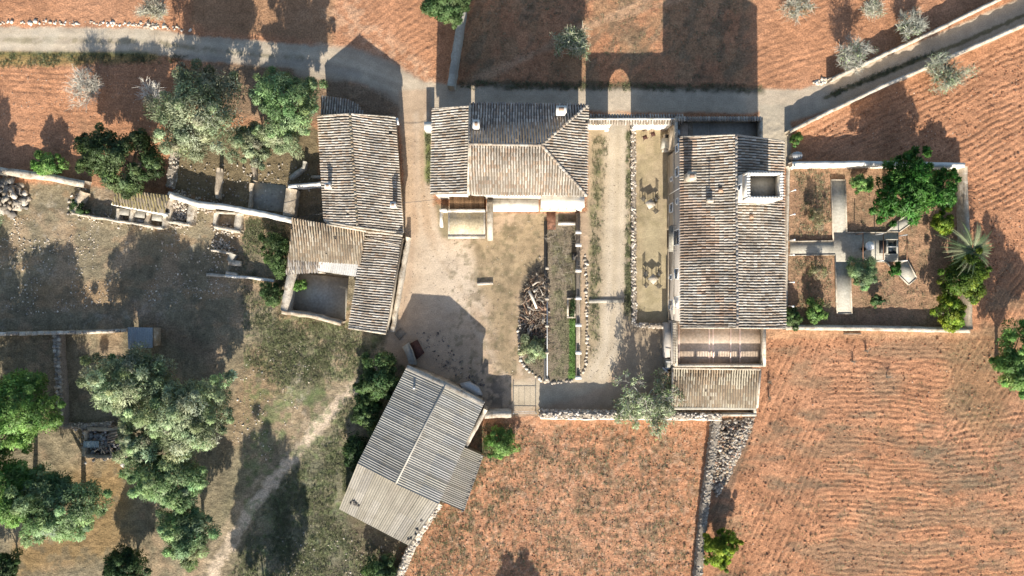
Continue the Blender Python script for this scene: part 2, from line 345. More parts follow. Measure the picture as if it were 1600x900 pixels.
# walled garden
gard = [(1232, 258), (1505, 258), (1513, 512), (1228, 512)]
lay(pm(gard, 2, 1), (.305, .185, .112), .35, 7)
lay(pm(gard, 2, 1)*sstep(.5, .68, fbm(X/18, Y/18, 95))*.5*(X < 1480), (.20, .145, .085), .4)
lay(pm([(1180, 515), (1530, 518), (1530, 527), (1180, 530)], 4, 3)*.6, (.42, .26, .15))
lay(pm([(1110, 650), (1182, 650), (1140, 780), (1112, 780)], 4, 3)*.7, (.19, .13, .085))
H -= H[(Y > 400) & (Y < 410)].mean()
H = np.clip(H, -.22, .22)
names = {0: 'plowed_field', 1: 'gravel_lane', 2: 'courtyard_ground', 3: 'rough_ground', 4: 'driveway', 5: 'dirt_track', 6: 'kitchen_bed_soil', 7: 'garden_soil'}
ny, nx = X.shape
vid = np.arange(nx*ny).reshape(ny, nx)
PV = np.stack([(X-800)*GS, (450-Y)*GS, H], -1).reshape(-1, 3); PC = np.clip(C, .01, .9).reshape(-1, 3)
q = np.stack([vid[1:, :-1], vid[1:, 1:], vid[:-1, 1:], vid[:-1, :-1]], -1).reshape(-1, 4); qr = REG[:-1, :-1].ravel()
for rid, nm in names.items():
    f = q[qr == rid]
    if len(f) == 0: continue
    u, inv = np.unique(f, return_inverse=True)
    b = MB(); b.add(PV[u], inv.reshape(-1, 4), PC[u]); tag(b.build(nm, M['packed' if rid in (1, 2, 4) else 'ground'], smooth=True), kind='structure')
b = MB(); x0, x1, y0, y1 = PV[:, 0].min()+.05, PV[:, 0].max()-.05, PV[:, 1].min()+.05, PV[:, 1].max()-.05; E = 900
b.add([(-E,-E,-.3),(E,-E,-.3),(E,E,-.3),(-E,E,-.3),(x0,y0,-.12),(x1,y0,-.12),(x1,y1,-.12),(x0,y1,-.12)], [(0,1,5,4),(1,2,6,5),(2,3,7,6),(3,0,4,7)], RED)
tag(b.build('far_field', M['ground']), kind='structure')
def ground_h(px, py):
    i = int(np.clip(round((py-gy[0])/STEP), 0, ny-1)); j = int(np.clip(round((px-gx[0])/STEP), 0, nx-1)); return H[i, j]
# ------------------------------------------------------------------ builders: roofs
PAL = dict(
    cream=[(.37, .315, .24), (.34, .285, .215), (.41, .36, .285), (.28, .225, .165), (.30, .225, .155), (.39, .345, .28), (.36, .31, .24), (.33, .27, .20)],
    brown=[(.285, .23, .155), (.32, .26, .185), (.26, .195, .13), (.35, .30, .225), (.24, .18, .12), (.29, .215, .14)],
    grey=[(.24, .22, .20), (.30, .27, .23), (.20, .18, .16), (.36, .32, .27), (.26, .21, .17), (.40, .36, .31)],
    moss=[(.25, .205, .10), (.20, .165, .085), (.29, .235, .115), (.16, .135, .08), (.26, .21, .14), (.23, .18, .08)],
    red=[(.275, .225, .165), (.30, .255, .195), (.25, .18, .12), (.285, .24, .185), (.32, .275, .215), (.27, .195, .135), (.29, .24, .18)],
)
def pal(name, n):
    p = np.array(PAL[name])*((.97, 1.0, 1.07) if name in ('cream', 'red') else (1, 1, 1)); return p[rng.integers(0, len(p), n)]*(.88+.24*rng.random((n, 1)))
def plane_fit(P):
    P = np.asarray(P, float); c = P.mean(0); A = np.c_[P[:, :2]-c[:2], np.ones(len(P))]
    s, *_ = np.linalg.lstsq(A, P[:, 2], rcond=None); n = np.array((-s[0], -s[1], 1.)); n /= np.linalg.norm(n); return c, n, s
def clip_u(poly, u):
    vs = []
    for i in range(len(poly)):
        a, b = poly[i], poly[(i+1) % len(poly)]
        if (a[0]-u)*(b[0]-u) < 0: t = (u-a[0])/(b[0]-a[0]); vs.append(a[1]+t*(b[1]-a[1]))
    return (min(vs), max(vs)) if len(vs) >= 2 else None
def tile_roof(P, down2, parent, palette='cream', sp=.232, ln=.36, name='roof_tiles', rough=1.0, holes=0, patch=None, deck_th=.12, bright=1.0):
    """P: 3D corners of one roof slope, down2: plan direction in which water runs."""
    c, n, s = plane_fit(P); P = np.asarray(P, float)
    d = np.array((down2[0], down2[1], 0.)); d = d-n*np.dot(d, n); d /= np.linalg.norm(d); ac = np.cross(n, d)
    uv = np.stack([(P-c)@ac, (P-c)@d], 1)
    mb = MB(); u = uv[:, 0].min()+sp*.5; ph = rng.random()*6
    ang = np.linspace(0, math.pi, 6)
    allV = []; allC = []; k = 0
    while u < uv[:, 0].max():
        r = clip_u(uv, u)
        if r and r[1]-r[0] > .1:
            v = r[1]+.05+rng.normal(0, .012); o = rng.normal(0, .008*rough); rowtone = 1+rng.normal(0, .04)
            while v > r[0]+.04:
                v2 = max(v-ln-.06, r[0])
                if rng.random() > max(holes, .003):
                    w1 = .080+rng.normal(0, .003); w0 = .066
                    uu = u+o+.022*rough*math.sin(v*1.3+ph+u*.4)+rng.normal(0, .007*rough)
                    tw = rng.normal(0, .012*rough); z1 = .052+rng.normal(0, .006*rough); z0 = .022
                    a = np.stack([uu+tw+w1*np.cos(ang), np.full(6, v), z1-.02+w1*1.1*np.sin(ang)], 1)
                    b = np.stack([uu-tw+w0*np.cos(ang), np.full(6, v2), z0-.01+w0*1.1*np.sin(ang)], 1)
                    allV.append(np.concatenate([a, b])); cc = pal(palette, 1)[0]*rowtone
                    pw = c+ac*uu+d*v; lc = fbm(np.array(pw[0]*.9), np.array(pw[1]*.9), 161, 3); cc = cc*bright*(1.2-.4*max(0, lc-.42)/.3)
                    if rng.random() < .015: cc = cc*(.5+.7*rng.random())
                    if patch is not None: cc = patch(pw, cc)
                    allC.append(np.tile(cc, (12, 1))); k += 1
                v -= ln
        u += sp
    L = np.concatenate(allV); Wd = c+L[:, :1]*ac+L[:, 1:2]*d+L[:, 2:3]*n
    base = np.array([(i, i+1, 7+i, 6+i) for i in range(5)])
    F = (base[None]+12*np.arange(k)[:, None, None]).reshape(-1, 4)
    mb.add(Wd, F, np.concatenate(allC))
    mb.build(name, M['tile'], parent, kind='stuff')
    dk = MB(); top = [c+ac*a+d*b for a, b in uv]; bot = [p-n*deck_th for p in top]; m = len(top)
    dk.add(top+bot, [tuple(range(m)), tuple(range(2*m-1, m-1, -1))]+[(i, i+m, (i+1) % m+m, (i+1) % m) for i in range(m)])
    dk.build('roof_deck', M['deck'], parent)
    return c, n, d
def ridge_tiles(a, b, parent, palette='cream', r=.11, name='ridge_tiles', ln=.38, mortar=True, lift=.05):
    a, b = np.array(a, float), np.array(b, float); L = np.linalg.norm(b-a); d = (b-a)/L
    sd = np.cross(d, (0, 0, 1)); sd /= np.linalg.norm(sd); up = np.cross(sd, d); ang = np.linspace(-.15, math.pi+.15, 7)
    mb = MB(); t = 0
    while t < L:
        t2 = min(t+ln+.05, L); p0 = a+d*t; p1 = a+d*t2; o = rng.normal(0, .008)
        A = [p0+sd*(r*1.08*math.cos(x)+o)+up*(r*math.sin(x)+lift+.012) for x in ang]
        B = [p1+sd*(r*.9*math.cos(x)+o)+up*(r*.85*math.sin(x)+lift) for x in ang]
        mb.add(A+B, [(i, i+1, 8+i, 7+i) for i in range(6)]+[tuple(range(6, -1, -1)), tuple(range(7, 14))], pal(palette, 1)[0]); t += ln
    return mb.build(name, M['tile'], parent, kind='stuff')
def sheets(P, down2, parent, nu, nv, cols, pitch=.185, name='roof_sheet', amp=.034, jit=.006):
    """corrugated sheets laid edge to edge, each its own piece; P = [eave a, eave b, ridge b, ridge a]"""
    P = [np.asarray(p, float) for p in P]; c, n, s = plane_fit(P)
    e0, e1, r1, r0 = P; Lw = np.linalg.norm(e1-e0)
    for i in range(nu):
        for j in range(nv):
            mb = MB(); f0, f1 = i/nu, (i+1)/nu; g0, g1 = j/nv, (j+1)/nv+.03
            waves = max(3, round(Lw/nu/pitch)); m = waves*4; dz = rng.normal(0, jit*.4)+.012*(nv-j)*0+.01*j+.004*(i % 2); tw = 0
            V = []
            for g in (g0-.004, min(g1, 1.0)):
                for k in range(m+1):
                    f = f0+(f1-f0+.006)*k/m
                    p = (e0*(1-f)+e1*f)*(1-g)+(r0*(1-f)+r1*f)*g
                    V.append(p+n*(.03+amp*math.cos(2*math.pi*waves*k/m)+dz+tw*(k/m-.5)*2))
            cc = np.array(cols[rng.integers(len(cols))])*(.95+.10*rng.random())
            mb.add(V, [(k, k+1, m+2+k, m+1+k) for k in range(m)], cc)
            mb.build(name, M['fibro'], parent)
    dk = MB(); m = 4
    dk.add([p-n*.05 for p in P]+[p-n*.15 for p in P], [(0,1,2,3), (7,6,5,4)]+[(i, i+4, (i+1) % 4+4, (i+1) % 4) for i in range(4)])
    dk.build('roof_deck', M['deck'], parent)
def inset(poly, d):
    poly = [np.array(p[:2], float) for p in poly]; n = len(poly); out = []
    a = sum(poly[i][0]*poly[(i+1)%n][1]-poly[(i+1)%n][0]*poly[i][1] for i in range(n)); sg = 1 if a > 0 else -1
    for i in range(n):
        p, q0, r = poly[i-1], poly[i], poly[(i+1) % n]
        e1 = (q0-p)/np.linalg.norm(q0-p); e2 = (r-q0)/np.linalg.norm(r-q0)
        n1 = np.array((-e1[1], e1[0]))*sg; n2 = np.array((-e2[1], e2[0]))*sg; bs = n1+n2; bs /= np.linalg.norm(bs)
        out.append(q0+bs*d/max(.3, np.dot(bs, n1)))
    return out
def body(P, parent, m, d=.25, name='wall', z0=-.15, drop=.16):
    mb = MB(); q = inset(P, d); mb.prism([tuple(p) for p in q], z0, [p[2]-drop for p in P]); return mb.build(name, m, parent)
# ------------------------------------------------------------------ builders: stones and walls
_t = (1+5**.5)/2
ICO_V = np.array([(-1,_t,0),(1,_t,0),(-1,-_t,0),(1,-_t,0),(0,-1,_t),(0,1,_t),(0,-1,-_t),(0,1,-_t),(_t,0,-1),(_t,0,1),(-_t,0,-1),(-_t,0,1)])/math.hypot(1,_t)
ICO_F = np.array([(0,11,5),(0,5,1),(0,1,7),(0,7,10),(0,10,11),(1,5,9),(5,11,4),(11,10,2),(10,7,6),(7,1,8),(3,9,4),(3,4,2),(3,2,6),(3,6,8),(3,8,9),(4,9,5),(2,4,11),(6,2,10),(8,6,7),(9,8,1)])
CUBE_V = np.array([(-1,-1,-1),(1,-1,-1),(1,1,-1),(-1,1,-1),(-1,-1,1),(1,-1,1),(1,1,1),(-1,1,1)])*.72
CUBE_F = np.array([(0,3,2,1),(4,5,6,7),(0,1,5,4),(1,2,6,5),(2,3,7,6),(3,0,4,7)])
STONE_PAL = np.array([(.36, .31, .25), (.29, .25, .20), (.44, .39, .32), (.24, .21, .18), (.40, .33, .25), (.33, .29, .24), (.50, .45, .38)])
def rocks(mb, pos, size, pal_=STONE_PAL, flat=.65, cube=False, tone=1.0):
    pos = np.asarray(pos, float); n = len(pos); 
    if n == 0: return
    V0, F0 = (CUBE_V, CUBE_F) if cube else (ICO_V, ICO_F); m = len(V0)
    V = V0[None]*(1+rng.normal(0, .17, (n, m, 1)))+rng.normal(0, .06, (n, m, 3))
    sz = np.asarray(size) if not np.isscalar(size) else np.full(n, size)
    sc = np.stack([sz*(.8+.6*rng.random(n)), sz*(.7+.4*rng.random(n)), sz*flat*(.7+.5*rng.random(n))], 1)
    V = V*sc[:, None]; a = rng.random(n)*6.28; b = rng.normal(0, .35, n)
    cb, sb = np.cos(b)[:, None], np.sin(b)[:, None]; V = np.stack([V[..., 0]*cb+V[..., 2]*sb, V[..., 1], -V[..., 0]*sb+V[..., 2]*cb], -1)
    ca, sa = np.cos(a)[:, None], np.sin(a)[:, None]; V = np.stack([V[..., 0]*ca-V[..., 1]*sa, V[..., 0]*sa+V[..., 1]*ca, V[..., 2]], -1)
    V = V+pos[:, None]
    col = pal_[rng.integers(0, len(pal_), n)]*(.75+.5*rng.random((n, 1)))*tone
    mb.add(V.reshape(-1, 3), (F0[None]+m*np.arange(n)[:, None, None]).reshape(-1, F0.shape[1]), np.repeat(col, m, 0))
def resample(pts, step):
    pts = np.asarray(pts, float); out = [pts[0]]
    for a, b in zip(pts[:-1], pts[1:]):
        L = np.linalg.norm(b-a); k = max(1, int(round(L/step)))
        for i in range(1, k+1): out.append(a+(b-a)*i/k)
    return np.array(out)
def wall_mesh(pts, h, th, jw=.03, jh=.04, z0=-.15, step=.45):
    """pts: plan points; h scalar or one height per point"""
    pts = np.asarray(pts, float); hh = np.full(len(pts), h) if np.isscalar(h) else np.asarray(h, float)
    P = resample(np.c_[pts, hh], step); n = len(P); V = []
    for i in range(n):
        d = P[min(i+1, n-1), :2]-P[max(i-1, 0), :2]; d /= np.linalg.norm(d); nn = np.array((-d[1], d[0])); z = P[i, 2]+rng.normal(0, jh)
        l, r = th/2+rng.normal(0, jw), th/2+rng.normal(0, jw)
        for (off, zz) in ((l+.03, z0), (l, z), (-r, z+rng.normal(0, jh*.6)), (-r-.03, z0)): V.append((*(P[i, :2]+nn*off), zz))
    F = [(4*i+j, 4*i+j+1, 4*i+j+5, 4*i+j+4) for i in range(n-1) for j in range(3)]+[(0, 1, 2, 3), (4*n-1, 4*n-2, 4*n-3, 4*n-4)]
    mb = MB(); mb.add(V, [f[::-1] for f in F]); return mb, P
def wall_px(pts, h):  # photo points on the wall's top -> plan points
    hs = [h]*len(pts) if np.isscalar(h) else h
    return [W(x, y, a) for (x, y), a in zip(pts, hs)], hs
def plain_wall(name, label, pts, h, th, m, cat='wall', jw=.02, jh=.02, coping=None, parent=None, step=.45):
    pl, hs = wall_px(pts, h); mb, P = wall_mesh(pl, hs, th, jw, jh, step=step)
    o = mb.build(name, m, parent)
    if parent is None: tag(o, label, cat)
    return o
def stone_wall(name, label, pts, h, th, size=.14, dens=1.0, pal_=STONE_PAL, sides=True, tone=1.0, core='mortar', parent=None, group=None):
    pl, hs = wall_px(pts, h); mb, P = wall_mesh(pl, [a-.05 for a in hs], th-.06, .03, .03)
    t = parent or thing(name, label, 'wall', group=group)
    mb.build('wall_core', M[core], t); sb = MB(); pos = []; sz = []
    for a, b in zip(P[:-1], P[1:]):
        d = b[:2]-a[:2]; L = np.linalg.norm(d); 
        if L < 1e-6: continue
        d /= L; nn = np.array((-d[1], d[0])); k = rng.poisson(L*th/(size*size*2.2)*dens)
        for _ in range(k):
            t_ = rng.random(); o = (rng.random()-.5)*th; p = a[:2]*(1-t_)+b[:2]*t_+nn*o; pos.append((*p, a[2]*(1-t_)+b[2]*t_-size*.25)); sz.append(size*(.6+.7*rng.random()))
        if sides:
            for s_ in (-1, 1):
                k = rng.poisson(L*a[2]/(size*size*3.2)*dens)
                for _ in range(k):
                    t_ = rng.random(); p = a[:2]*(1-t_)+b[:2]*t_+nn*s_*(th/2-.03); pos.append((*p, a[2]*rng.random()*.95)); sz.append(size*(.6+.6*rng.random()))
    rocks(sb, pos, np.array(sz), pal_, tone=tone); sb.build('stones', M['stone'], t, kind='stuff'); return t
def stone_heap(name, label, cat, poly, n, size, hmax, pal_=STONE_PAL, tone=1.0, cube=False):
    xy = np.array([G(*p) for p in poly]); lo, hi = xy.min(0), xy.max(0); P = []
    c = xy.mean(0); R0 = np.abs(xy-c).max()
    while len(P) < n:
        p = lo+(hi-lo)*rng.random((400, 2)); sd = sd_poly(p[:, 0], p[:, 1], [tuple(q_) for q_ in xy]); 
        for a, s_ in zip(p, sd):
            if s_ < 0: P.append((*a, hmax*min(1, -s_/(R0*.35))*rng.random()**.6+.02))
    mb = MB(); rocks(mb, P[:n], size*(.55+.9*rng.random(n)), pal_, cube=cube, tone=tone)
    o = mb.build(name, M['stone'], kind='stuff'); return tag(o, label, cat)
# ------------------------------------------------------------------ builders: plants
LEAF = dict(
    olive=[(.25, .30, .175), (.30, .35, .215), (.205, .255, .14), (.34, .385, .25), (.23, .285, .145)],
    olivegreen=[(.18, .265, .12), (.22, .31, .14), (.145, .22, .095), (.255, .345, .175), (.19, .275, .15)],
    olivebrown=[(.255, .285, .18), (.225, .265, .155), (.30, .325, .215), (.20, .235, .13), (.26, .305, .19)],
    weed=[(.15, .165, .08), (.18, .185, .10), (.12, .145, .06), (.20, .19, .11)],
    carob=[(.075, .112, .042), (.06, .09, .034), (.10, .14, .052), (.12, .165, .07), (.065, .10, .042)],
    bright=[(.13, .235, .06), (.165, .285, .075), (.10, .19, .05), (.20, .32, .10)],
    vivid=[(.045, .135, .022), (.065, .17, .03), (.03, .095, .016), (.09, .20, .045)],
    lime=[(.14, .22, .025), (.18, .25, .03), (.11, .18, .022), (.22, .27, .03)],
    citrus=[(.075, .13, .02), (.10, .165, .025), (.055, .10, .018), (.15, .20, .03)],
    dark=[(.05, .09, .034), (.065, .11, .04), (.04, .07, .028), (.085, .13, .05)],
    bush=[(.08, .135, .05), (.105, .165, .06), (.065, .11, .04), (.13, .19, .075)],
    dry=[(.25, .225, .135), (.21, .205, .115), (.29, .26, .17), (.17, .18, .09)],
)
def leaves(mb, cen, crad, per, ll, lw, palette, radial=.75, squash=.8, up=.25):
    """tufts: every tuft is a puff of narrow leaf sprays that point away from its middle"""
    n = len(cen)*per; cen = np.repeat(cen, per, 0); cr = np.repeat(crad, per)
    dv = rng.normal(0, 1, (n, 3)); dv[:, 2] += up; dv /= np.linalg.norm(dv, axis=1)[:, None]
    r = cr*(.35+.65*rng.random(n)**.5); p = cen+dv*r[:, None]*np.array((1, 1, squash))
    ax = dv*radial+rng.normal(0, .5, (n, 3)); ax /= np.linalg.norm(ax, axis=1)[:, None]
    sd = np.cross(ax, rng.normal(0, 1, (n, 3))+np.array((0, 0, .0))); sd /= np.linalg.norm(sd, axis=1)[:, None]
    l = ll*(.6+.8*rng.random(n))[:, None]; w = lw*(.7+.6*rng.random(n))[:, None]
    V = np.stack([p-ax*l*.5, p+sd*w*.5, p+ax*l*.5, p-sd*w*.5], 1)
    P = np.array(LEAF[palette])*1.38; tuft = np.repeat(P[rng.integers(0, len(P), len(crad))]*(.72+.5*rng.random((len(crad), 1)))*(1+rng.normal(0, .05, (len(crad), 3))), per, 0)
    col = tuft*(.78+.44*rng.random((n, 1)))
    cm = cen.mean(0); out = cen-cm; out /= np.linalg.norm(out, axis=1)[:, None]+1e-9
    N_ = dv*.62+out*.38+rng.normal(0, .22, (n, 3))+np.array((0, 0, .12)); N_ /= np.linalg.norm(N_, axis=1)[:, None]
    gn = np.cross(V[:, 1]-V[:, 0], V[:, 3]-V[:, 0]); flip = (gn*N_).sum(1) < 0
    V[flip] = V[flip][:, [0, 3, 2, 1]]
    mb.add(V.reshape(-1, 3), np.arange(4*n).reshape(-1, 4), np.repeat(col, 4, 0)); mb.N.append(np.repeat(N_, 4, 0))
def crown_points(n, c, rad, hollow=.55, lobes=None, low=-.35):
    out = []
    while len(out) < n:
        d = rng.normal(0, 1, 3); d /= np.linalg.norm(d)
        if d[2] < low: continue
        r = hollow+(1-hollow)*rng.random()**.6
        if lobes is not None:
            a = math.atan2(d[1], d[0]); r *= 1+.16*math.sin(2*a+lobes[0])+.16*math.sin(3*a+lobes[1])+.15*math.sin(5*a+lobes[2])+.10*math.sin(8*a+lobes[0]*2)
        out.append(np.array(c)+d*r*np.array(rad))
    return np.array(out)
def tree(name, label, cat, px, py, rpx, hc, palette, tufts=60, per=150, ll=.30, lw=.10, tuft_r=.26, ry=None, rz=None, group=None, trunk=True, hollow=.5, radial=.75, barkcol=(.20, .17, .13), pts=None, limbs=7):
    """px,py: photo position of the crown's middle, which floats hc above the ground"""
    x, y = W(px, py, hc); k = GS*(1-hc/CAM_H); rx = rpx*k; ry_ = (ry or rpx)*k; rz_ = rz or min(rx, ry_)*.75
    t = thing(name, label, cat, (x, y, 0), 0, group)
    lob = rng.random(3)*6.28
    cp = crown_points(tufts, (0, 0, hc), (rx*.84, ry_*.84, rz_*.85), hollow, lob)
    ex = crown_points(tufts//3, (0, 0, hc), (rx*.98, ry_*.98, rz_*.9), .95, lob, -.2)
    cp = np.concatenate([cp, ex]); cp[:, 2] = np.maximum(cp[:, 2], .25)
    cr = (rx+ry_)/2*tuft_r*(.7+.6*rng.random(len(cp))); cr[tufts:] *= .5
    mb = MB(); leaves(mb, cp, cr, int(per*1.5), ll*.95, lw*.75, palette, radial); mb.build('crown', M['leaf'], t)
    if trunk:
        tb = MB(); r0 = max(.05, rx*.06); base = hc-rz_*.7
        fork = np.array((rng.normal(0, .1), rng.normal(0, .1), max(.3, base*.8)))
        tb.tube([(0, 0, -.2), (0, 0, .1), fork*.6, fork], [r0*1.5, r0*1.25, r0, r0*.9], 7, barkcol)
        tb.build('trunk', M['bark'], t)
        lb = MB()
        for i in rng.choice(len(cp), min(limbs, len(cp)), False):
            e = cp[i]; m = fork*.5+e*.5+np.array((0, 0, .2)); lb.tube([fork*.95, m, e], [r0*.6, r0*.35, r0*.1], 5, barkcol)
        lb.build('limbs', M['bark'], t)
    return t
def bare_tree(name, label, cat, px, py, rpx, ht, twig=(.42, .39, .33), leafy=None, group=None, seed=1, nb=7, levels=4, spread=1.0, ry=None, haze=900, lsz=.22, thick=1.0):
    hc = ht*.6; x, y = W(px, py, hc); k = GS*(1-hc/CAM_H); R0 = rpx*k; sy = (ry or rpx)/rpx
    rg = np.random.default_rng(seed); t = thing(name, label, cat, (x, y, 0), 0, group)
    tk = MB(); fork = np.array((rg.normal(0, .1), rg.normal(0, .1), ht*.22)); r0 = (.05+R0*.035)*thick
    tk.tube([(0, 0, -.2), fork*.5, fork], [r0*1.3, r0*1.1, r0], 6, np.array(twig)*.7); tk.build('trunk', M['bark'], t)
    br = MB(); ends = []
    def grow(p, d, L, r, lev):
        pts = [p]; q_ = p.copy(); dd = d.copy(); rr = [r]
        for i in range(3):
            dd = dd+rg.normal(0, .22, 3); dd[2] += .05; dd /= np.linalg.norm(dd); q_ = q_+dd*L/3*np.array((1, sy, 1)); pts.append(q_.copy()); rr.append(r*(1-.2*(i+1)))
        br.tube(pts, rr, 4 if lev > 1 else 3, np.array(twig)*(.75+.4*rg.random()))
        if lev == 0: ends.append((q_, dd)); return
        for j in range(rg.integers(3, 5)):
            f = pts[rg.integers(1, 4)]; nd = dd+rg.normal(0, .62, 3); nd[2] = nd[2]*.6+.12; nd /= np.linalg.norm(nd); grow(f, nd, L*(.55+.25*rg.random()), max(r*.5, .012*thick), lev-1)
    for i in range(nb):
        a = 6.28*(i+rg.random()*.7)/nb; d = np.array((math.cos(a), math.sin(a), .55+.5*rg.random())); d /= np.linalg.norm(d); grow(fork, d, R0*.52*spread*(.7+.5*rg.random()), r0*.6, levels-1)
    br.build('branches', M['bark'], t)
    E = np.array([e[0] for e in ends]); D = np.array([e[1] for e in ends]); 
    tw = MB(); n = haze; i = rg.integers(0, len(E), n); p = E[i]-D[i]*rg.random((n, 1))*.5; ax = D[i]+rg.normal(0, .55, (n, 3)); ax /= np.linalg.norm(ax, axis=1)[:, None]
    sd = np.cross(ax, rg.normal(0, 1, (n, 3))); sd /= np.linalg.norm(sd, axis=1)[:, None]; l = .35+.4*rg.random((n, 1)); w = .014
    V = np.stack([p-sd*w, p+sd*w, p+ax*l+sd*w*.4, p+ax*l-sd*w*.4], 1)
    tw.add(V.reshape(-1, 3), np.arange(4*n).reshape(-1, 4), np.repeat(np.array(twig)*(.75+.5*rg.random((n, 1))), 4, 0)); tw.build('twigs', M['bark'], t, kind='stuff')
    if leafy:
        pl_, cnt = leafy; sel = rg.integers(0, len(E), max(1, cnt//12)); lb = MB(); leaves(lb, E[sel], np.full(len(sel), .38), 12, lsz, lsz*.35, pl_); lb.build('leaves', M['leaf'], t, kind='stuff')
    return t
def weeds(name, label, polys, n, palette, hgt=.22, blades=6, wid=.035, cl=None, kind='stuff'):
    """low plants nobody could count: tufts of blades over an area, thicker where the noise says so"""
    xs = []; 
    for poly, wgt in polys:
        pp = np.array(poly, float); lo, hi = pp.min(0), pp.max(0); need = int(n*wgt); got = 0; it = 0
        while got < need and it < 60:
            it += 1
            p = lo+(hi-lo)*rng.random((4000, 2)); ok = sd_poly(p[:, 0], p[:, 1], [tuple(a) for a in poly]) < -rng.random(len(p))**2*min(30, .4*(hi-lo).min()*.5)
            if cl: ok &= fbm(p[:, 0]/cl[0], p[:, 1]/cl[0], cl[1]) > cl[2]+rng.normal(0, .11, len(p))
            p = p[ok][:need-got]; got += len(p); xs.append(p)
    P = np.concatenate(xs); m = len(P); gxi = np.clip(((P[:, 0]-gx[0])/STEP).round().astype(int), 0, nx-1); gyi = np.clip(((P[:, 1]-gy[0])/STEP).round().astype(int), 0, ny-1)
    base = np.stack([(P[:, 0]-800)*GS, (450-P[:, 1])*GS, H[gyi, gxi]-.02], 1); base = np.repeat(base, blades, 0); k = len(base)
    a = rng.random(k)*6.28; tilt = .25+.75*rng.random(k); hh = hgt*(.5+rng.random(k))*np.repeat(.6+.8*rng.random(m), blades)
    d = np.stack([np.cos(a)*tilt, np.sin(a)*tilt, np.ones(k)], 1)*hh[:, None]; s_ = np.stack([-np.sin(a), np.cos(a), np.zeros(k)], 1)*wid*(.6+.8*rng.random((k, 1)))
    base = base+np.stack([np.cos(a), np.sin(a), np.zeros(k)], 1)*.05
    V = np.stack([base-s_, base+s_, base+d], 1)
    pl_ = np.array(LEAF[palette]); tc = np.repeat(pl_[rng.integers(0, len(pl_), m)]*(.7+.6*rng.random((m, 1))), blades, 0)*(.8+.4*rng.random((k, 1)))
    gn = np.cross(V[:, 1]-V[:, 0], V[:, 2]-V[:, 0]); fl = gn[:, 2] < 0; V[fl] = V[fl][:, [1, 0, 2]]
    N_ = np.array((0, -.15, 1.))+rng.normal(0, .35, (k, 3)); N_[:, 2] = np.abs(N_[:, 2]); N_ /= np.linalg.norm(N_, axis=1)[:, None]
    mb = MB(); mb.add(V.reshape(-1, 3), np.arange(3*k).reshape(-1, 3), np.repeat(tc, 3, 0)); mb.N.append(np.repeat(N_, 3, 0))
    return tag(mb.build(name, M['grass']), label, None, kind=kind)
# ================================================================== LARGE STRUCTURES
def window(parent, c, face, w, h, shut=None, name='window'):
    """face: unit plan normal of the wall"""
    f = np.array(face, float); f /= np.linalg.norm(f); rz = math.atan2(f[1], f[0])
    mb = MB(); c = np.array(c, float)
    s = np.array((-f[1], f[0]))
    for o in (-1, 1): mb.box((*(c[:2]+s*o*(w/2+.04)+f*.02), c[2]), (.10, .08, h+.16), rz)
    for o in (-1, 1): mb.box((*(c[:2]+f*.02), c[2]+o*(h/2+.04)), (.14 if o < 0 else .10, w-.004, .08), rz)
    wd = mb.build(name, M['paint'], parent)
    g = MB(); g.box((*(c[:2]+f*.012), c[2]), (.05, w, h), rz); g.build('pane', M['glass'] if shut is None else M[shut], wd)
    bars = MB(); bars.box((*(c[:2]+f*.045), c[2]), (.03, .035, h-.01), rz); bars.build('glazing_bar', M['dark'], wd)
    return wd
def chimney(parent, px, py, h0, h1, w, d, m='plaster', cap=True, tiles=False):
    x, y = W(px, py, h1); mb = MB(); mb.box((x, y, (h0+h1)/2), (w, d, h1-h0)); ch = mb.build('chimney', M[m], parent)
    if cap:
        c = MB(); c.box((x, y, h1+.035), (w+.12, d+.12, .07)); c.build('cap', M[m], ch)
        e = MB(); e.box((x, y, h1+.15), (w*.55, d*.55, .16), 0, (.30, .2, .14)); e.build('pot', M['stone'], ch)
    return ch
# ------------------------------------------------------------------ manor
man = thing('manor_house', 'long two storey manor house with striped pale barrel tile roof and small white tower', 'house')
eN, eS, rN, rS, fN, fS = W3(1063, 214, 7), W3(1063, 512, 7), W3(1150, 211, 8.55), W3(1152, 512, 8.55), W3(1224, 221, 7), W3(1227, 513, 7)
body([eN, eS, rS, fS, fN, rN], man, M['facade'], .42)
def redpatch(p, c):
    f = fbm(np.array(p[0]*.22), np.array(p[1]*.22), 131, 3)
    return c*(1-.5*max(0, f-.52)/.3)*np.array((1.06, .93, .86)) if f > .52 else c
tile_roof([eN, eS, rS, rN], (-1, 0), man, 'cream', patch=redpatch)
tile_roof([fS, fN, rN, rS], (1, 0), man, 'cream', patch=redpatch)
ridge_tiles(rN, rS, man, 'grey', .10)
mb = MB()
for a, b in ((eN, rN), (rN, fN), (eS, rS), (rS, fS)):
    mb = MB(); mb.tube([np.array(a)+(0, 0, .05), np.array(b)+(0, 0, .05)], .075, 6); mb.build('verge', M['limewash'], man)
wx = W(1063, 300, 7)[0]+.42
def fy(py, h): return W(0, py, h)[1]
for (py, z, w_, h_) in ((269, 3.95, .72, 1.05), (371, 3.75, 1.25, 2.1), (427.5, 3.75, .85, 1.25), (314.7, 4.0, .42, .6), (325, 1.55, .72, 1.1), (232, 4.0, .6, .9)):
    window(man, (wx, fy(py, z), z), (-1, 0), w_, h_)
for (py, z, w_, h_) in ((280, 1.6, .3, .65), (433, 1.5, .35, .8)): window(man, (wx, fy(py, z), z), (-1, 0), w_, h_, None)
window(man, (wx, fy(472, 3.8), 3.8), (-1, 0), .9, 1.2, 'paint', 'shuttered_window'); window(man, (wx, fy(476, 1.4), 1.4), (-1, 0), .8, 1.3, 'facade', 'shuttered_window')
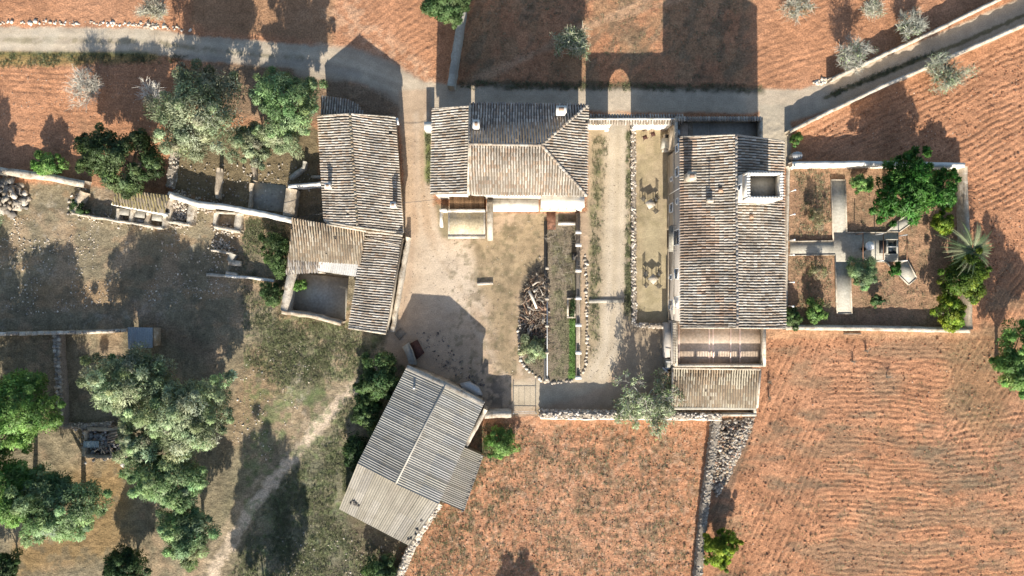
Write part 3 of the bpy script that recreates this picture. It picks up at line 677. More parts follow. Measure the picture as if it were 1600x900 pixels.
d = MB(); d.box((wx-.02, fy(372, 1.05), 1.05), (.1, 1.6, 2.1)); dr = d.build('door', M['wood'], man)
for o in d.C: o[:] = (.08, .055, .04)
me_ = d.mesh('door'); dr.data = me_; me_.materials.append(M['wood'])
d = MB()
for k in (-.95, .95): d.box((wx-.04, fy(372, 1.1)+k, 1.1), (.14, .26, 2.2))
d.box((wx-.04, fy(372, 2.3), 2.32), (.14, 2.16, .22)); d.build('door_surround', M['limewash'], dr)
mb = MB(); mb.box((wx-.03, (eN[1]+eS[1])/2, 2.72), (.10, eN[1]-eS[1]-.9, .10)); mb.build('string_course', M['limewash'], man)
mb = MB(); mb.box((wx-.02, (eN[1]+eS[1])/2, .25), (.07, eN[1]-eS[1]-.86, .62)); mb.build('plinth', M['oldwall'], man)
mb = MB(); x, y = wx-.07, fy(297, 4); mb.tube([(x, y, .9), (x, y, 6.7)], .045, 6); mb.build('downpipe', M['paint'], man)
bal = MB(); by0, by1 = fy(353, 2.6), fy(393, 2.6); bal.box((wx-.24, (by0+by1)/2, 2.6), (.48, by0-by1, .10)); bo = bal.build('balcony', M['concrete'], man)
rl = MB()
for yy in (by0-.03, by1+.03): rl.box((wx-.24, yy, 3.55), (.48, .03, .04))
rl.box((wx-.47, (by0+by1)/2, 3.55), (.03, by0-by1-.06, .04)); rl.box((wx-.47, (by0+by1)/2, 2.72), (.03, by0-by1-.06, .03))
for i in range(17): rl.box((wx-.47, by1+.06+(by0-by1-.12)*i/16, 3.12), (.02, .02, .84))
rl.build('railing', M['dark'], bo)
chimney(man, 1081, 275, 7.1, 8.75, .62, .62, 'limewash')
mb = MB(); x, y = W(1110, 313, 8.3); mb.box((x, y, 8.12), (.5, .34, .5)); mb.build('vent', M['limewash'], man)
for (px, py) in ((1126, 297), (1174, 339)):
    x, y = W(px, py, 8.25); mb = MB(); mb.box((x, y, 8.2), (.3, .36, .28), .1, (.38, .24, .16)); mb.build('roof_vent', M['stone'], man)
mb = MB(); x, y = W(1110, 313, 8.3); mb.tube([(x, y, 8.3), (x, y, 9.75)], .035, 5); 
for k in range(5): mb.tube([(x-.3+.03*k, y, 9.2+.11*k), (x+.3-.03*k, y, 9.2+.11*k)], .014, 4)
an = mb.build('antenna', M['dark'], man)
# tower
tx0, tx1, tyN, tyS = G(1109.5, 0)[0], G(1157, 0)[0], G(0, 297)[1], G(0, 333)[1]
def ring(mb, x0, x1, y0, y1, z0, z1, t):
    mb.box(((x0+x1)/2, y0+t/2, (z0+z1)/2), (x1-x0, t, z1-z0)); mb.box(((x0+x1)/2, y1-t/2, (z0+z1)/2), (x1-x0, t, z1-z0))
    mb.box((x0+t/2, (y0+y1)/2, (z0+z1)/2), (t, y1-y0-2*t-.004, z1-z0)); mb.box((x1-t/2, (y0+y1)/2, (z0+z1)/2), (t, y1-y0-2*t-.004, z1-z0))
mb = MB(); mb.box(((tx0+tx1)/2, (tyN+tyS)/2, 8.4), (tx1-tx0, tyN-tyS, 2.8)); tw = mb.build('tower', M['plaster'], man)
mb = MB(); ring(mb, tx0, tx1, tyS, tyN, 9.8, 11.0, .2); mb.build('parapet', M['plaster'], tw)
mb = MB(); mb.box(((tx0+tx1)/2, (tyN+tyS)/2, 9.815), (tx1-tx0-.49, tyN-tyS-.49, .03)); mb.build('tower_floor', M['concrete'], tw)
mb = MB()
for s_, yy in ((-1, tyS+.12), (1, tyN-.12)):
    n_ = 12
    for i in range(n_):
        xx = tx0+(tx1-tx0)*(i+.5)/n_; mb.tube([(xx, yy-.13, 10.98), (xx, yy+.13, 11.01)], .085, 8)
for xx in (tx0+.12, tx1-.12):
    for i in range(8): yy = tyS+.2+(tyN-tyS-.4)*(i+.5)/8; mb.tube([(xx-.13, yy, 10.98), (xx+.13, yy, 11.01)], .085, 8)
mb.build('coping_tile', M['plaster'], tw, kind='stuff')
window(tw, (tx0, (tyN+tyS)/2+.1, 9.2), (-1, 0), .36, .7); window(tw, ((tx0+tx1)/2, tyS, 9.5), (0, -1), .38, .2)
# north annex in the manor's shade
anx = thing('annex', 'low flat roofed annex in deep shade at the north end of the manor', 'annex')
A = [W3(1055, 183, 3.6), W3(1192, 183, 3.6)]; ax0, ax1 = A[0][0], A[1][0]; ayN = A[0][1]; ayS = eN[1]-.05
mb = MB(); mb.box(((ax0+ax1)/2, (ayN+ayS)/2, 1.2), (ax1-ax0, ayN-ayS, 2.8)); mb.build('wall', M['oldwall'], anx)
mb = MB(); mb.box(((ax0+ax1)/2+.75, (ayN+ayS)/2-.1, 2.62), (ax1-ax0-2.1, ayN-ayS-.5, .06)); mb.build('flat_roof', M['concrete'], anx)
mb = MB(); mb.box((ax0+.85, (ayN+ayS)/2-.1, 2.66), (1.0, ayN-ayS-.5, .12)); mb.build('terracotta_strip', M['terrace'], anx)
mb = MB(); t_ = .24; mb.box(((ax0+ax1)/2, ayN-t_/2, 3.1), (ax1-ax0, t_, 1.0)); mb.box((ax0+t_/2, (ayN+ayS)/2-t_/2, 3.1), (t_, ayN-ayS-t_-.004, 1.0)); mb.box((ax1-t_/2, (ayN+ayS)/2-t_/2, 3.1), (t_, ayN-ayS-t_-.004, 1.0))
mb.build('parapet', M['limewash'], anx)
cp = MB(); n_ = int((ax1-ax0)/.24)
for i in range(n_): xx = ax0+.12+i*.24; cp.tube([(xx, ayN-.36, 3.62), (xx, ayN+.06, 3.58)], .09, 6, pal('grey', 1)[0])
cp.build('coping_tile', M['tile'], anx, kind='stuff')
mb = MB(); mb.box((ax0+3.2, (ayN+ayS)/2-.1, 2.69), (.14, ayN-ayS-.5, .1)); mb.build('kerb', M['concrete'], anx)
for i, (px, py) in enumerate(((1059, 207), (1059, 220))):
    x, y = W(px, py, 3.4); mb = MB(); mb.box((x, y, 3.05), (.42, .5, .7)); mb.build('vent_box', M['metal'], anx)
# terrace and its parts south of the manor
ter = thing('roof_terrace', 'open ochre roof terrace with slotted parapet beside the south end of the manor', 'terrace')
tN = eS[1]+.35; tS = W(0, 573, 3.1)[1]; tW = W(1054, 0, 3.0)[0]; tE = W(1197, 0, 3.1)[0]
mb = MB(); mb.box(((tW+tE)/2, (tN+tS)/2, 1.0), (tE-tW, tN-tS, 2.4)); mb.build('wall', M['facade'], ter)
mb = MB(); mb.box(((tW+tE)/2, (tN+tS)/2, 2.215), (tE-tW-.4, tN-tS-.2, .03)); mb.build('floor', M['terrace'], ter)
for px in (1061, 1108.5, 1114.5, 1142, 1156.5):
    x = W(px, 0, 2.3)[0]; mb = MB(); mb.box((x, (tN+tS)/2, 2.25), (.13, tN-tS-.5, .06)); mb.build('floor_strip', M['pink'], ter)
mb = MB(); mb.box((tW+.13, (tN+tS)/2, 2.65), (.26, tN-tS, .9)); mb.box((tE-.13, (tN+tS)/2, 2.65), (.26, tN-tS, .9)); mb.box(((tW+tE)/2, tN-.08, 2.6), (tE-tW-.53, .16, .75)); mb.build('side_parapet', M['limewash'], ter)
mb = MB(); L_ = tE-tW-.53; cx = (tW+tE)/2; sy = tS+.1
mb.box((cx, sy, 2.375), (L_, .2, .35)); mb.box((cx, sy, 3.02), (L_, .22, .26)); gx_ = [tW+.26]
for a, b in ((1063, 1087), (1092, 1120), (1126, 1155), (1160, 1188)): gx_ += [W(a, 0, 2.9)[0], W(b, 0, 2.9)[0]]
gx_.append(tE-.26)
for i in range(0, len(gx_), 2):
    if gx_[i+1] > gx_[i]: mb.box(((gx_[i]+gx_[i+1])/2, sy, 2.72), (gx_[i+1]-gx_[i], .2, .34))
mb.build('slotted_parapet', M['limewash'], ter)
mb = MB()
for i in range(1, len(gx_)-1, 2):
    n_ = 11
    for k in range(n_): xx = gx_[i]+(gx_[i+1]-gx_[i])*(k+.5)/n_; mb.box((xx, sy, 2.72), (.065, .12, .34))
mb.build('balusters', M['limewash'], ter, kind='stuff')
mb = MB(); 
for k in range(26): mb.box((tW-.02, tS+.3+(tN-tS-.5)*k/25, 3.13), (.3, .07, .06))
mb.build('coping_brick', M['limewash'], ter, kind='stuff')
mb = MB(); mb.box((tW-.28, tN-.2-1.6, .75), (.5, 3.2, 1.7)); mb.build('buttress', M['facade'], ter)
mb = MB(); x, y = W(1047.5, 568, 1.7); mb.box((x, y, .8), (.55, .75, 1.8)); mb.build('meter_box', M['concrete'], ter)
mb = MB(); mb.tube([(tW-.05, y+.2, 2.2), (tW-.62, y+.22, 2.25)], .03, 6); mb.build('spout', M['paint'], ter)
# south shed
shd = thing('tiled_shed', 'lean-to shed with weathered ochre tile roof south of the roof terrace', 'shed')
P = [W3(1050, 634, 1.6), W3(1183, 637, 1.6), W3(1188, 577, 2.25), W3(1051, 575, 2.25)]
body(P, shd, M['oldwall'], .15)
def palepatch(p, c):
    x, y = p[0], p[1]; f = fbm(np.array(x*.8), np.array(y*.8), 141, 2)
    return np.array((.46, .40, .29))*(.9+.2*rng.random()) if (f > .66 or (abs(x-W(1143, 0, 2.1)[0]) < .5 and abs(y-W(0, 590, 2.1)[1]) < .35)) else c
tile_roof(P, (0, -1), shd, 'brown', patch=palepatch, bright=1.08)
mb = MB()
for a, b in ((P[0], P[3]), (P[1], P[2]), (P[3], P[2])): mb = MB(); mb.tube([np.array(a)+(0, 0, .06), np.array(b)+(0, 0, .06)], .10, 6); mb.build('verge', M['limewash'], shd)
mb = MB(); mb.box(((P[0][0]+P[1][0])/2, P[0][1]-.22, 1.42), (P[1][0]-P[0][0]-.1, .34, .12)); mb.build('gutter_ledge', M['concrete'], shd)
mb = MB(); x0_, y0_ = W(1128, 648, 1.1); x1_, y1_ = W(1182, 648, 1.1); mb.box(((x0_+x1_)/2, y0_, .5), (x1_-x0_, .3, 1.2)); mb.box((x1_-.12, y0_+.45, .5), (.25, .58, 1.2)); mb.build('yard_wall', M['limewash'], shd)
# ------------------------------------------------------------------ middle house
mid = thing('hipped_house', 'middle house with hipped tile roof, white front and arched porch', 'house')
a, b, c_, d_ = W3(735, 161, 5.8), W3(918.5, 164, 5.8), W3(917, 306, 5.6), W3(731, 304, 5.6); r0, r1 = W3(733, 225, 8), W3(846, 227, 8)
mb = MB(); q = inset([a, b, c_, d_], .3); w0 = ((q[0][0]+q[3][0])/2, (q[0][1]+q[3][1])/2)
mb.prism([tuple(q[0]), w0, tuple(q[3]), tuple(q[2]), tuple(q[1])], -.15, [5.7, 7.8, 5.5, 5.5, 5.7]); mb.build('wall', M['plaster'], mid)
tile_roof([a, b, r1, r0], (0, 1), mid, 'grey'); tile_roof([d_, c_, r1, r0], (0, -1), mid, 'red', bright=1.12); tile_roof([b, c_, r1], (1, 0), mid, 'cream')
ridge_tiles(r0, r1, mid, 'cream', .12); ridge_tiles(r1, b, mid, 'cream', .12); ridge_tiles(r1, c_, mid, 'cream', .12)
mb = MB(); mb.tube([np.array(a)+(0, 0, .03), np.array(r0)+(0, 0, .03), np.array(d_)+(0, 0, .03)], .09, 6); mb.build('verge', M['limewash'], mid)
chimney(mid, 877, 171, 5.9, 7.9, .75, .5); chimney(mid, 744, 194, 6.4, 8.1, .45, .62)
fyw = q[2][1]; fx0, fx1 = q[3][0], q[2][0]
# front details
def mx(px, h): return W(px, 0, h)[0]
window(mid, (mx(815, 2), fyw, 3.6), (0, -1), .9, 1.1, 'paint', 'shuttered_window'); window(mid, (mx(768, 2), fyw, 3.6), (0, -1), .8, 1.1, 'paint', 'shuttered_window')
mb = MB(); mb.box(((mx(760, 1)+mx(842, 1))/2, fyw-.55, .2), (mx(842, 1)-mx(760, 1), 1.1, .62)); mb.build('front_step', M['plaster'], mid)
mb = MB(); px0, px1 = mx(845, 2.6), mx(913, 2.6); mb.box(((px0+px1)/2, fyw-.5, 2.75), (px1-px0, 1.0, .14)); pr = mb.build('porch', M['plaster'], mid)
mb = MB(); mb.box(((px0+px1)/2, fyw-.55, .1), (px1-px0, 1.1, .4)); mb.build('porch_floor', M['terrace'], pr)
for k in range(6):
    xx = px0+.12+(px1-px0-.24)*k/5; mb = MB(); mb.box((xx, fyw-.9, 1.5), (.16, .16, 2.4)); mb.build('porch_post', M['limewash'], pr)
for k in range(5):
    xx = px0+.12+(px1-px0-.24)*(k+.5)/5; hw = (px1-px0-.24)/10-.05
    pts = [(xx+hw*math.cos(t), fyw-1.02-hw*.75*math.sin(t)) for t in np.linspace(0, math.pi, 9)]
    mb = MB(); mb.prism(pts, 2.66, 2.80); mb.build('scallop_canopy', M['paint'], pr)
# west wing
wng = thing('west_wing', 'single pitch tiled wing on the west side of the middle house', 'house wing')
P = [W3(676, 170, 5.1), W3(673, 304, 5.0), W3(731.5, 303, 6.25), W3(734, 166, 6.3)]
body(P, wng, M['plaster'], .22); tile_roof(P, (-1, 0), wng, 'cream')
mb = MB(); mb.tube([np.array(P[2])+(0, 0, .1), np.array(P[3])+(0, 0, .1)], .10, 6); mb.build('verge', M['limewash'], wng); mb = MB(); mb.tube([np.array(P[0])+(0, 0, .05), np.array(P[3])+(0, 0, .05)], .07, 6); mb.build('verge', M['limewash'], wng)
window(wng, (W(700, 0, 3.4)[0], inset(P, .22)[1][1]+.0, 3.4), (0, -1), .7, 1.0, 'paint', 'shuttered_window')
# front annex with ochre flat roof
fan = thing('flat_roofed_annex', 'small annex with ochre flat roof in front of the middle house', 'annex')
x0_, y0_ = W(700, 368, 2.5); x1_, y1_ = W(758, 330, 2.5)
mb = MB(); mb.box(((x0_+x1_)/2, (y0_+y1_)/2, 1.15), (x1_-x0_, y1_-y0_, 2.6)); mb.build('wall', M['limewash'], fan)
mb = MB(); mb.box(((x0_+x1_)/2, (y0_+y1_)/2, 2.465), (x1_-x0_-.3, y1_-y0_-.3, .03)); mb.build('flat_roof', M['ochre'], fan)
mb = MB(); mb.box(((x0_+x1_)/2, y1_+.05, 2.46), (x1_-x0_, .28, .1)); mb.build('parapet', M['plaster'], fan); mb = MB(); mb.box(((x0_+x1_)/2, y0_-.1, 2.42), (x1_-x0_+.02, .34, .1)); mb.build('ledge', M['limewash'], fan)
mb = MB(); mb.box((x1_+.42, (y0_+y1_)/2+.25, 1.05), (.5, y1_-y0_+1.2, 2.4)); mb.build('side_wall', M['limewash'], fan)
yA, yB = y1_+.14, fyw+.12
for k in range(22):
    xx = x0_+.1+(x1_-x0_-.2)*(k+.5)/22; hh = .10*rng.random(); mb = MB(); col = np.array((.16, .095, .05))*(.7+.7*rng.random())
    mb.box((xx, (yA+yB)/2-.03*rng.random(), 2.2+.012*(k % 2)), (.135, yB-yA-.03+hh*.5, .035), rng.normal(0, .01), col); mb.build('canopy_plank', M['wood'], fan)
mb = MB(); mb.box((x0_-.5, y1_+.2, .8), (.7, .22, 1.9)); mb.box((x0_-.75, y1_-.6, .55), (.24, 1.38, 1.4)); mb.build('yard_wall', M['plaster'], fan)
# ------------------------------------------------------------------ arched gate wall
gw = thing('gate_wall', 'tall white courtyard wall with an arched gateway and tiled coping', 'wall')
gx0, gx1 = G(915, 0)[0], G(1056, 0)[0]; gyS, gyN = G(0, 203)[1], G(0, 195)[1]; hx0, hx1 = G(950, 0)[0], G(985.5, 0)[0]; hc_ = (hx0+hx1)/2; hr = (hx1-hx0)/2; zt = 3.15; zs = 1.82
ring_ = [(gx0, -.1), (hx0, -.1), (hx0, zs)]+[(hc_-hr*math.cos(t), zs+hr*math.sin(t)) for t in np.linspace(0, math.pi, 17)[1:-1]]+[(hx1, zs), (hx1, -.1), (gx1, -.1), (gx1, zt), (gx0, zt)]
import bmesh
bm = bmesh.new(); vs = [bm.verts.new((x, gyS, z)) for x, z in ring_]; f = bm.faces.new(vs)
ex = bmesh.ops.extrude_face_region(bm, geom=[f]); bmesh.ops.translate(bm, vec=(0, gyN-gyS, 0), verts=[v for v in ex['geom'] if isinstance(v, bmesh.types.BMVert)])
bmesh.ops.recalc_face_normals(bm, faces=bm.faces); bmesh.ops.triangulate(bm, faces=bm.faces)
me = bpy.data.meshes.new('wall'); bm.to_mesh(me); bm.free(); link_mesh('wall', me, M['plaster'], gw)
yc = (gyS+gyN)/2
tile_roof([(gx0, gyN+.18, zt), (gx1, gyN+.18, zt), (gx1, yc, zt+.24), (gx0, yc, zt+.24)], (0, 1), gw, 'grey', .24, .3, 'coping_tiles', deck_th=.05)
tile_roof([(gx0, gyS-.18, zt), (gx1, gyS-.18, zt), (gx1, yc, zt+.24), (gx0, yc, zt+.24)], (0, -1), gw, 'cream', .24, .3, 'coping_tiles', deck_th=.05)
mb = MB(); mb.tube([(gx0, yc, zt+.30), (gx1, yc, zt+.30)], .09, 6); mb.build('ridge_mortar', M['plaster'], gw)
for s_ in (-1, 1):
    mb = MB(); mb.box((hc_+s_*(hr+.18), gyS-.09, .35), (.36, .2, .9)); mb.build('buttress', M['plaster'], gw)
# ------------------------------------------------------------------ barns on the left
b1 = thing('tiled_barn', 'long low barn with striped clay tile roof beside the central track', 'barn')
p = dict(wN=W3(497, 181, 2.7), wS=W3(507, 346, 2.7), eN=W3(617, 183, 2.7), eS=W3(630, 364, 2.7), rN=W3(547, 178, 4.15), rS=W3(559, 355, 4.15))
body([p['wN'], p['wS'], p['rS'], p['eS'], p['eN'], p['rN']], b1, M['oldwall'], .2)
tile_roof([p['wN'], p['wS'], p['rS'], p['rN']], (-1, .04), b1, 'cream'); tile_roof([p['eS'], p['eN'], p['rN'], p['rS']], (1, -.04), b1, 'cream')
ridge_tiles(p['rN'], p['rS'], b1, 'brown', .11)
mb = MB(); mb.tube([np.array(p['wS'])+(0, 0, .06), np.array(p['rS'])+(0, 0, .08), np.array(p['eS'])+(0, 0, .06)], .10, 6); mb.build('verge', M['limewash'], b1); mb = MB(); mb.tube([np.array(p['wN'])+(0, 0, .04), np.array(p['rN'])+(0, 0, .06), np.array(p['eN'])+(0, 0, .04)], .07, 6); mb.build('verge', M['limewash'], b1)
chimney(b1, 512, 290, 2.9, 4.0, .4, .42); chimney(b1, 614, 320, 3.0, 4.15, .4, .42)
mb = MB(); x, y = W(621, 190, 2.2); mb.box((x, y, 2.2), (.22, .6, .3), .15); mb.build('gutter_spout', M['paint'], b1)
b2 = thing('north_lean_to', 'dark tiled lean-to in the shade at the north end of the long barn', 'lean-to')
P = [W3(501, 150, 1.9), W3(545, 157, 1.9), W3(560, 165, 1.95), W3(572, 182, 2.5), W3(502, 184, 2.6)]
body(P, b2, M['oldwall'], .15); tile_roof([P[0], P[1], W3(560, 184, 2.55), P[4]], (0, 1), b2, 'grey'); tile_roof([P[1], P[2], P[3], W3(548, 184, 2.56)], (0, 1), b2, 'grey', name='roof_tiles')
b3 = thing('small_barn', 'small barn with pale vertical tile rows and a grey sheet patch, beside the long barn', 'barn')
P = [W3(450, 405, 2.35), W3(563, 413, 2.35), W3(571, 361, 3.0), W3(457, 340, 3.0)]
body(P, b3, M['oldwall'], .2); tile_roof(P, (.05, -1), b3, 'brown', bright=1.25)
P2 = [W3(447, 428, 1.8), W3(500, 425, 1.8), W3(505, 400, 2.25), W3(450, 397, 2.25)]
tile_roof(P2, (.05, -1), b3, 'grey', rough=2.2, holes=.04)
sheets([W3(496, 423, 1.85), W3(557, 432, 1.85), W3(562, 408, 2.3), W3(500, 402, 2.3)], (0, -1), b3, 3, 1, [(.36, .35, .33), (.42, .41, .38)])
mb = MB()
for (px, py) in ((450, 424), (500, 424), (552, 428)): x, y = W(px, py, 1.6); mb.box((x, y, .8), (.35, .35, 1.75))
mb.build('pier', M['limewash'], b3)
mb = MB(); mb.tube([np.array(W3(511, 350, 3.05)), np.array(W3(572, 361, 3.1))], .11, 6); mb.build('verge', M['limewash'], b3)
b4 = thing('south_wing', 'narrow tiled wing running south from the long barn along the track', 'barn')
P = [W3(563, 400, 2.3), W3(545, 512, 2.3), W3(603, 521, 3.1), W3(629, 368, 3.1), W3(571, 361, 2.3)]
body(P, b4, M['limewash'], .16); tile_roof(P, (-1, .1), b4, 'cream')
mb = MB(); mb.tube([np.array(P[1])+(0, 0, .05), np.array(P[2])+(0, 0, .05)], .11, 6); mb.build('verge', M['limewash'], b4); mb = MB(); mb.tube([np.array(P[4])+(0, 0, .06), np.array(P[3])+(0, 0, .08)], .11, 6); mb.build('verge', M['limewash'], b4)
mb = MB(); mb.tube([np.array(W3(572, 372, 2.45)), np.array(W3(624, 383, 3.12))], .07, 6); mb.build('mortar_line', M['limewash'], b4)
mb, _ = wall_mesh([(P[3][0]+.18, P[3][1]), (P[2][0]+.18, P[2][1])], 1.0, .35, .03, .05); mb.build('battered_base', M['limewash'], b4)
# small walled yard
yd = thing('walled_yard', 'small rough walled yard in shade under the small barn', 'yard')
for pts, h, th, m in (([(455, 420), (443, 486)], 1.9, .55, 'limewash'), ([(440, 487), (490, 494), (533, 506)], 1.7, .42, 'oldwall')): 
    pl, hs = wall_px(pts, h); mb, _ = wall_mesh(pl, hs, th, .03, .04); mb.build('wall', M[m], yd)
mb = MB(); mb.prism([G(453, 425), G(545, 435), G(540, 500), G(450, 480)], -.1, .16); mb.build('yard_floor', M['concrete'], yd)
# ------------------------------------------------------------------ barn at the bottom, fibre cement sheets
br = thing('corrugated_barn', 'big barn turned at an angle with grey corrugated sheet roof', 'barn')
N_, E_, S_, W_ = W3(637, 571, 3.1), W3(757, 628, 3.1), W3(686, 786, 3.1), W3(559, 724, 3.1); rN, rS = W3(697, 598, 3.75), W3(619, 755, 3.75)
body([N_, W_, rS, S_, E_, rN], br, M['limewash'], .2)
CF = [(.30, .28, .24), (.275, .26, .225), (.325, .305, .26), (.28, .26, .215), (.265, .255, .23)]
sheets([W_, N_, rN, rS], None, br, 10, 2, CF); sheets([E_, S_, rS, rN], None, br, 10, 2, CF)
ridge = MB(); ridge.tube([np.array(rN)+(0, 0, .05), np.array(rS)+(0, 0, .05)], .09, 7, (.34, .32, .28)); ridge.build('ridge_cap', M['fibro'], br)
mb = MB(); e = np.array(N_); 
for u_, v_ in ((N_, rN), (rN, E_)): mb.add([np.array(u_)+(0, .05, .12), np.array(v_)+(0, .05, .12), np.array(v_)+(-.18, -.34, .12), np.array(u_)+(-.18, -.34, .12), np.array(u_)+(0, .05, -.1), np.array(v_)+(0, .05, -.1)], [(0, 3, 2, 1), (4, 0, 1, 5)])
mb.build('verge', M['limewash'], br)
x, y = W(647, 606, 3.6); mb = MB(); mb.box((x, y, 3.55), (.22, .22, .35)); mb.build('vent', M['metal'], br)
bl = thing('lower_corrugated_barn', 'lower beige corrugated roof attached to the south end of the big barn', 'barn')
P = [W3(530, 795, 2.0), W3(639, 852, 2.0), W3(685, 787, 2.65), W3(559, 724, 2.65)]
body(P, bl, M['limewash'], .15); sheets(P, None, bl, 9, 2, [(.29, .26, .205), (.27, .24, .19), (.31, .28, .23), (.26, .235, .195)])
for i in range(16):
    u_ = rng.random(); P_ = np.array(P); pos = (P_[0]*(1-u_*.35)+P_[1]*u_*.35)*(.75)+(P_[3])*.25 if i < 9 else (P_[1]*.75+P_[2]*.25)*(1-.0)+(P_[2]-P_[1])*(rng.random()*.5-.2)+(P_[0]-P_[1])*.03
    mb = MB(); rocks(mb, [pos+np.array((rng.normal(0, .1), rng.normal(0, .15), .08))], .12, np.array([(.10, .09, .08), (.16, .14, .12)])); tag(mb.build('roof_stone', M['stone']), 'small dark stone weighing down the lower beige corrugated roof', 'stone', 'stones weighing down the lower roof')
lt = thing('sheet_lean_to', 'little lean-to of stained grey sheets on the east side of the big barn', 'lean-to')
P = [W3(755, 712, 1.5), W3(725, 798, 1.5), W3(688, 782, 2.1), W3(723, 698, 2.1)]
body(P, lt, M['oldwall'], .12); sheets([P[0], P[1], P[2], P[3]], None, lt, 6, 1, [(.21, .19, .15), (.18, .16, .12), (.235, .215, .18)])
rb = MB(); P_ = np.array(P); rocks(rb, [P_[0]*(1-k/9)+P_[1]*k/9+np.array((-.12, 0, .08)) for k in range(10)], .13, np.array([(.12, .11, .1), (.2, .18, .16)])); rb.build('weight_stones', M['stone'], lt, kind='stuff')
# ------------------------------------------------------------------ ruins on the left
rn = thing('ruined_pigsty', 'ruined low pigsty with mossy tiled roof and three open pens', 'ruin')
P = [W3(175, 319, 1.35), W3(257, 333, 1.35), W3(264, 305, 1.75), W3(182, 295, 1.75)]
body(P, rn, M['oldwall'], .1); tile_roof(P, (.12, -1), rn, 'moss', sp=.27, rough=1.8)
mb, _ = wall_mesh([W(174, 318, 1.3), W(263, 335.5, 1.3)], 1.3, .3, .02, .03); mb.build('gutter_ledge', M['plaster'], rn)
for pts, h, th, m in (([(128, 299), (113, 331)], 1.0, .45, 'oldwall'), ([(112, 333), (184, 345), (256, 357)], .85, .2, 'limewash'), ([(184, 326), (182, 344)], .85, .2, 'limewash'), ([(206, 328), (203, 346)], .85, .25, 'limewash'), ([(230, 333), (228, 350)], .85, .25, 'oldwall'), ([(257, 336), (255, 356)], .85, .3, 'limewash'),
                      ([(266, 308), (262, 345)], 1.1, .3, 'oldwall'), ([(262, 346), (296, 351)], 1.1, .25, 'limewash'), ([(299, 312), (295, 351)], 1.0, .42, 'limewash'), ([(294, 338), (303, 340)], .6, .4, 'limewash')):
    pl, hs = wall_px(pts, h); mb, _ = wall_mesh(pl, hs, th, .03, .03, step=.4); mb.build('wall', M[m], rn)
for poly in ([(187, 325), (203, 328), (200, 337), (185, 335)], [(212, 329), (227, 332), (225, 341), (210, 339)], [(238, 334), (254, 337), (252, 346), (237, 344)]):
    mb = MB(); mb.prism([W(*q_, .75) for q_ in poly], .62, .75); mb.build('slab', M['concrete'], rn)
mb = MB(); mb.prism([W(*q_, .3) for q_ in ((211, 341), (226, 343), (225, 350), (210, 348))], -.05, .3); mb.build('trough', M['metal'], rn)
mb = MB(); cc = [(268, 312), (293, 316), (290, 346), (266, 342)]; xy = np.array([W(*q_, .5) for q_ in cc]); P = xy.mean(0)+(rng.random((420, 2))-.5)*np.array((1.35, 1.75)); rocks(mb, np.c_[P, .15+.45*rng.random(420)], .11*(.5+rng.random(420)), STONE_PAL*1.3); mb.build('rubble', M['stone'], rn, kind='stuff')
plain_wall('limewashed_wall', 'broken white topped wall running left from the dark green tree', [(-40, 262), (20, 269), (70, 275), (132, 288)], [1.25, 1.2, 1.25, 1.1], .62, M['limewash'], jh=.05)
plain_wall('limewashed_wall', 'white topped wall between the pigsty and the small tiled barn', [(262, 303), (305, 318), (352, 323), (405, 333), (456, 344)], [1.3, 1.35, 1.2, 1.4, 1.5], .5, M['plaster'], jh=.04)
cs = thing('stone_cistern', 'square open stone cistern against the white topped wall', 'cistern')
for pts, th in (([(336, 333), (334, 353)], .22), ([(334, 354), (376, 362)], .3), ([(372, 333), (370, 358)], .5), ([(337, 331), (372, 333)], .2)):
    pl, hs = wall_px(pts, .8); mb, _ = wall_mesh(pl, hs, th, .02, .03, step=.4); mb.build('wall', M['limewash'], cs)
stone_wall('stone_wall', 'short dry stone wall under the dark green tree', [(270, 238), (262, 292)], 1.0, .5, .13)
mb = MB(); P = []
for a_, b_ in (((112, 331), (256, 356)), ((128, 300), (113, 331)), ((262, 346), (300, 352)), ((300, 318), (335, 326)), ((334, 356), (378, 364)), ((330, 380), (360, 385)), ((268, 300), (300, 312))):
    for _ in range(70): t_ = rng.random(); P.append((*G(a_[0]*(1-t_)+b_[0]*t_+rng.normal(0, 5), a_[1]*(1-t_)+b_[1]*t_+rng.normal(0, 5)), .06))
rocks(mb, P, .10*(.4+rng.random(len(P))), STONE_PAL*1.25); tag(mb.build('fallen_stones', M['stone']), 'fallen stones strewn along the foot of the ruined pigsty walls', 'stones', kind='stuff')
stone_heap('stone_heap', 'heap of big pale building stones at the left edge', 'stone heap', [(-40, 285), (20, 280), (46, 300), (44, 328), (20, 335), (-40, 340)], 170, .27, .6, STONE_PAL*.9, cube=True)
lw_ = thing('broken_trough', 'broken low masonry troughs and benches in the weeds', 'ruin')
for pts, h, th, m in (([(330, 391), (345, 393), (363, 396)], .75, .2, 'limewash'), ([(363, 396), (358, 408)], .75, .55, 'concrete'), ([(322, 429), (352, 431)], .35, .25, 'concrete'), ([(352, 431), (390, 434), (428, 439)], .7, .22, 'plaster')):
    pl, hs = wall_px(pts, h); mb, _ = wall_mesh(pl, hs, th, .02, .03, step=.4); mb.build('wall', M[m], lw_)
for poly, h in (([(357, 405), (375, 408), (374, 416), (356, 414)], .75), ([(353, 424), (368, 426), (372, 431), (352, 430)], .65)):
    mb = MB(); mb.prism([W(*q_, h) for q_ in poly], -.1, h); mb.build('block', M['limewash'], lw_)
yw = thing('concrete_pen', 'grey concrete pen walls in the shade west of the long barn', 'pen')
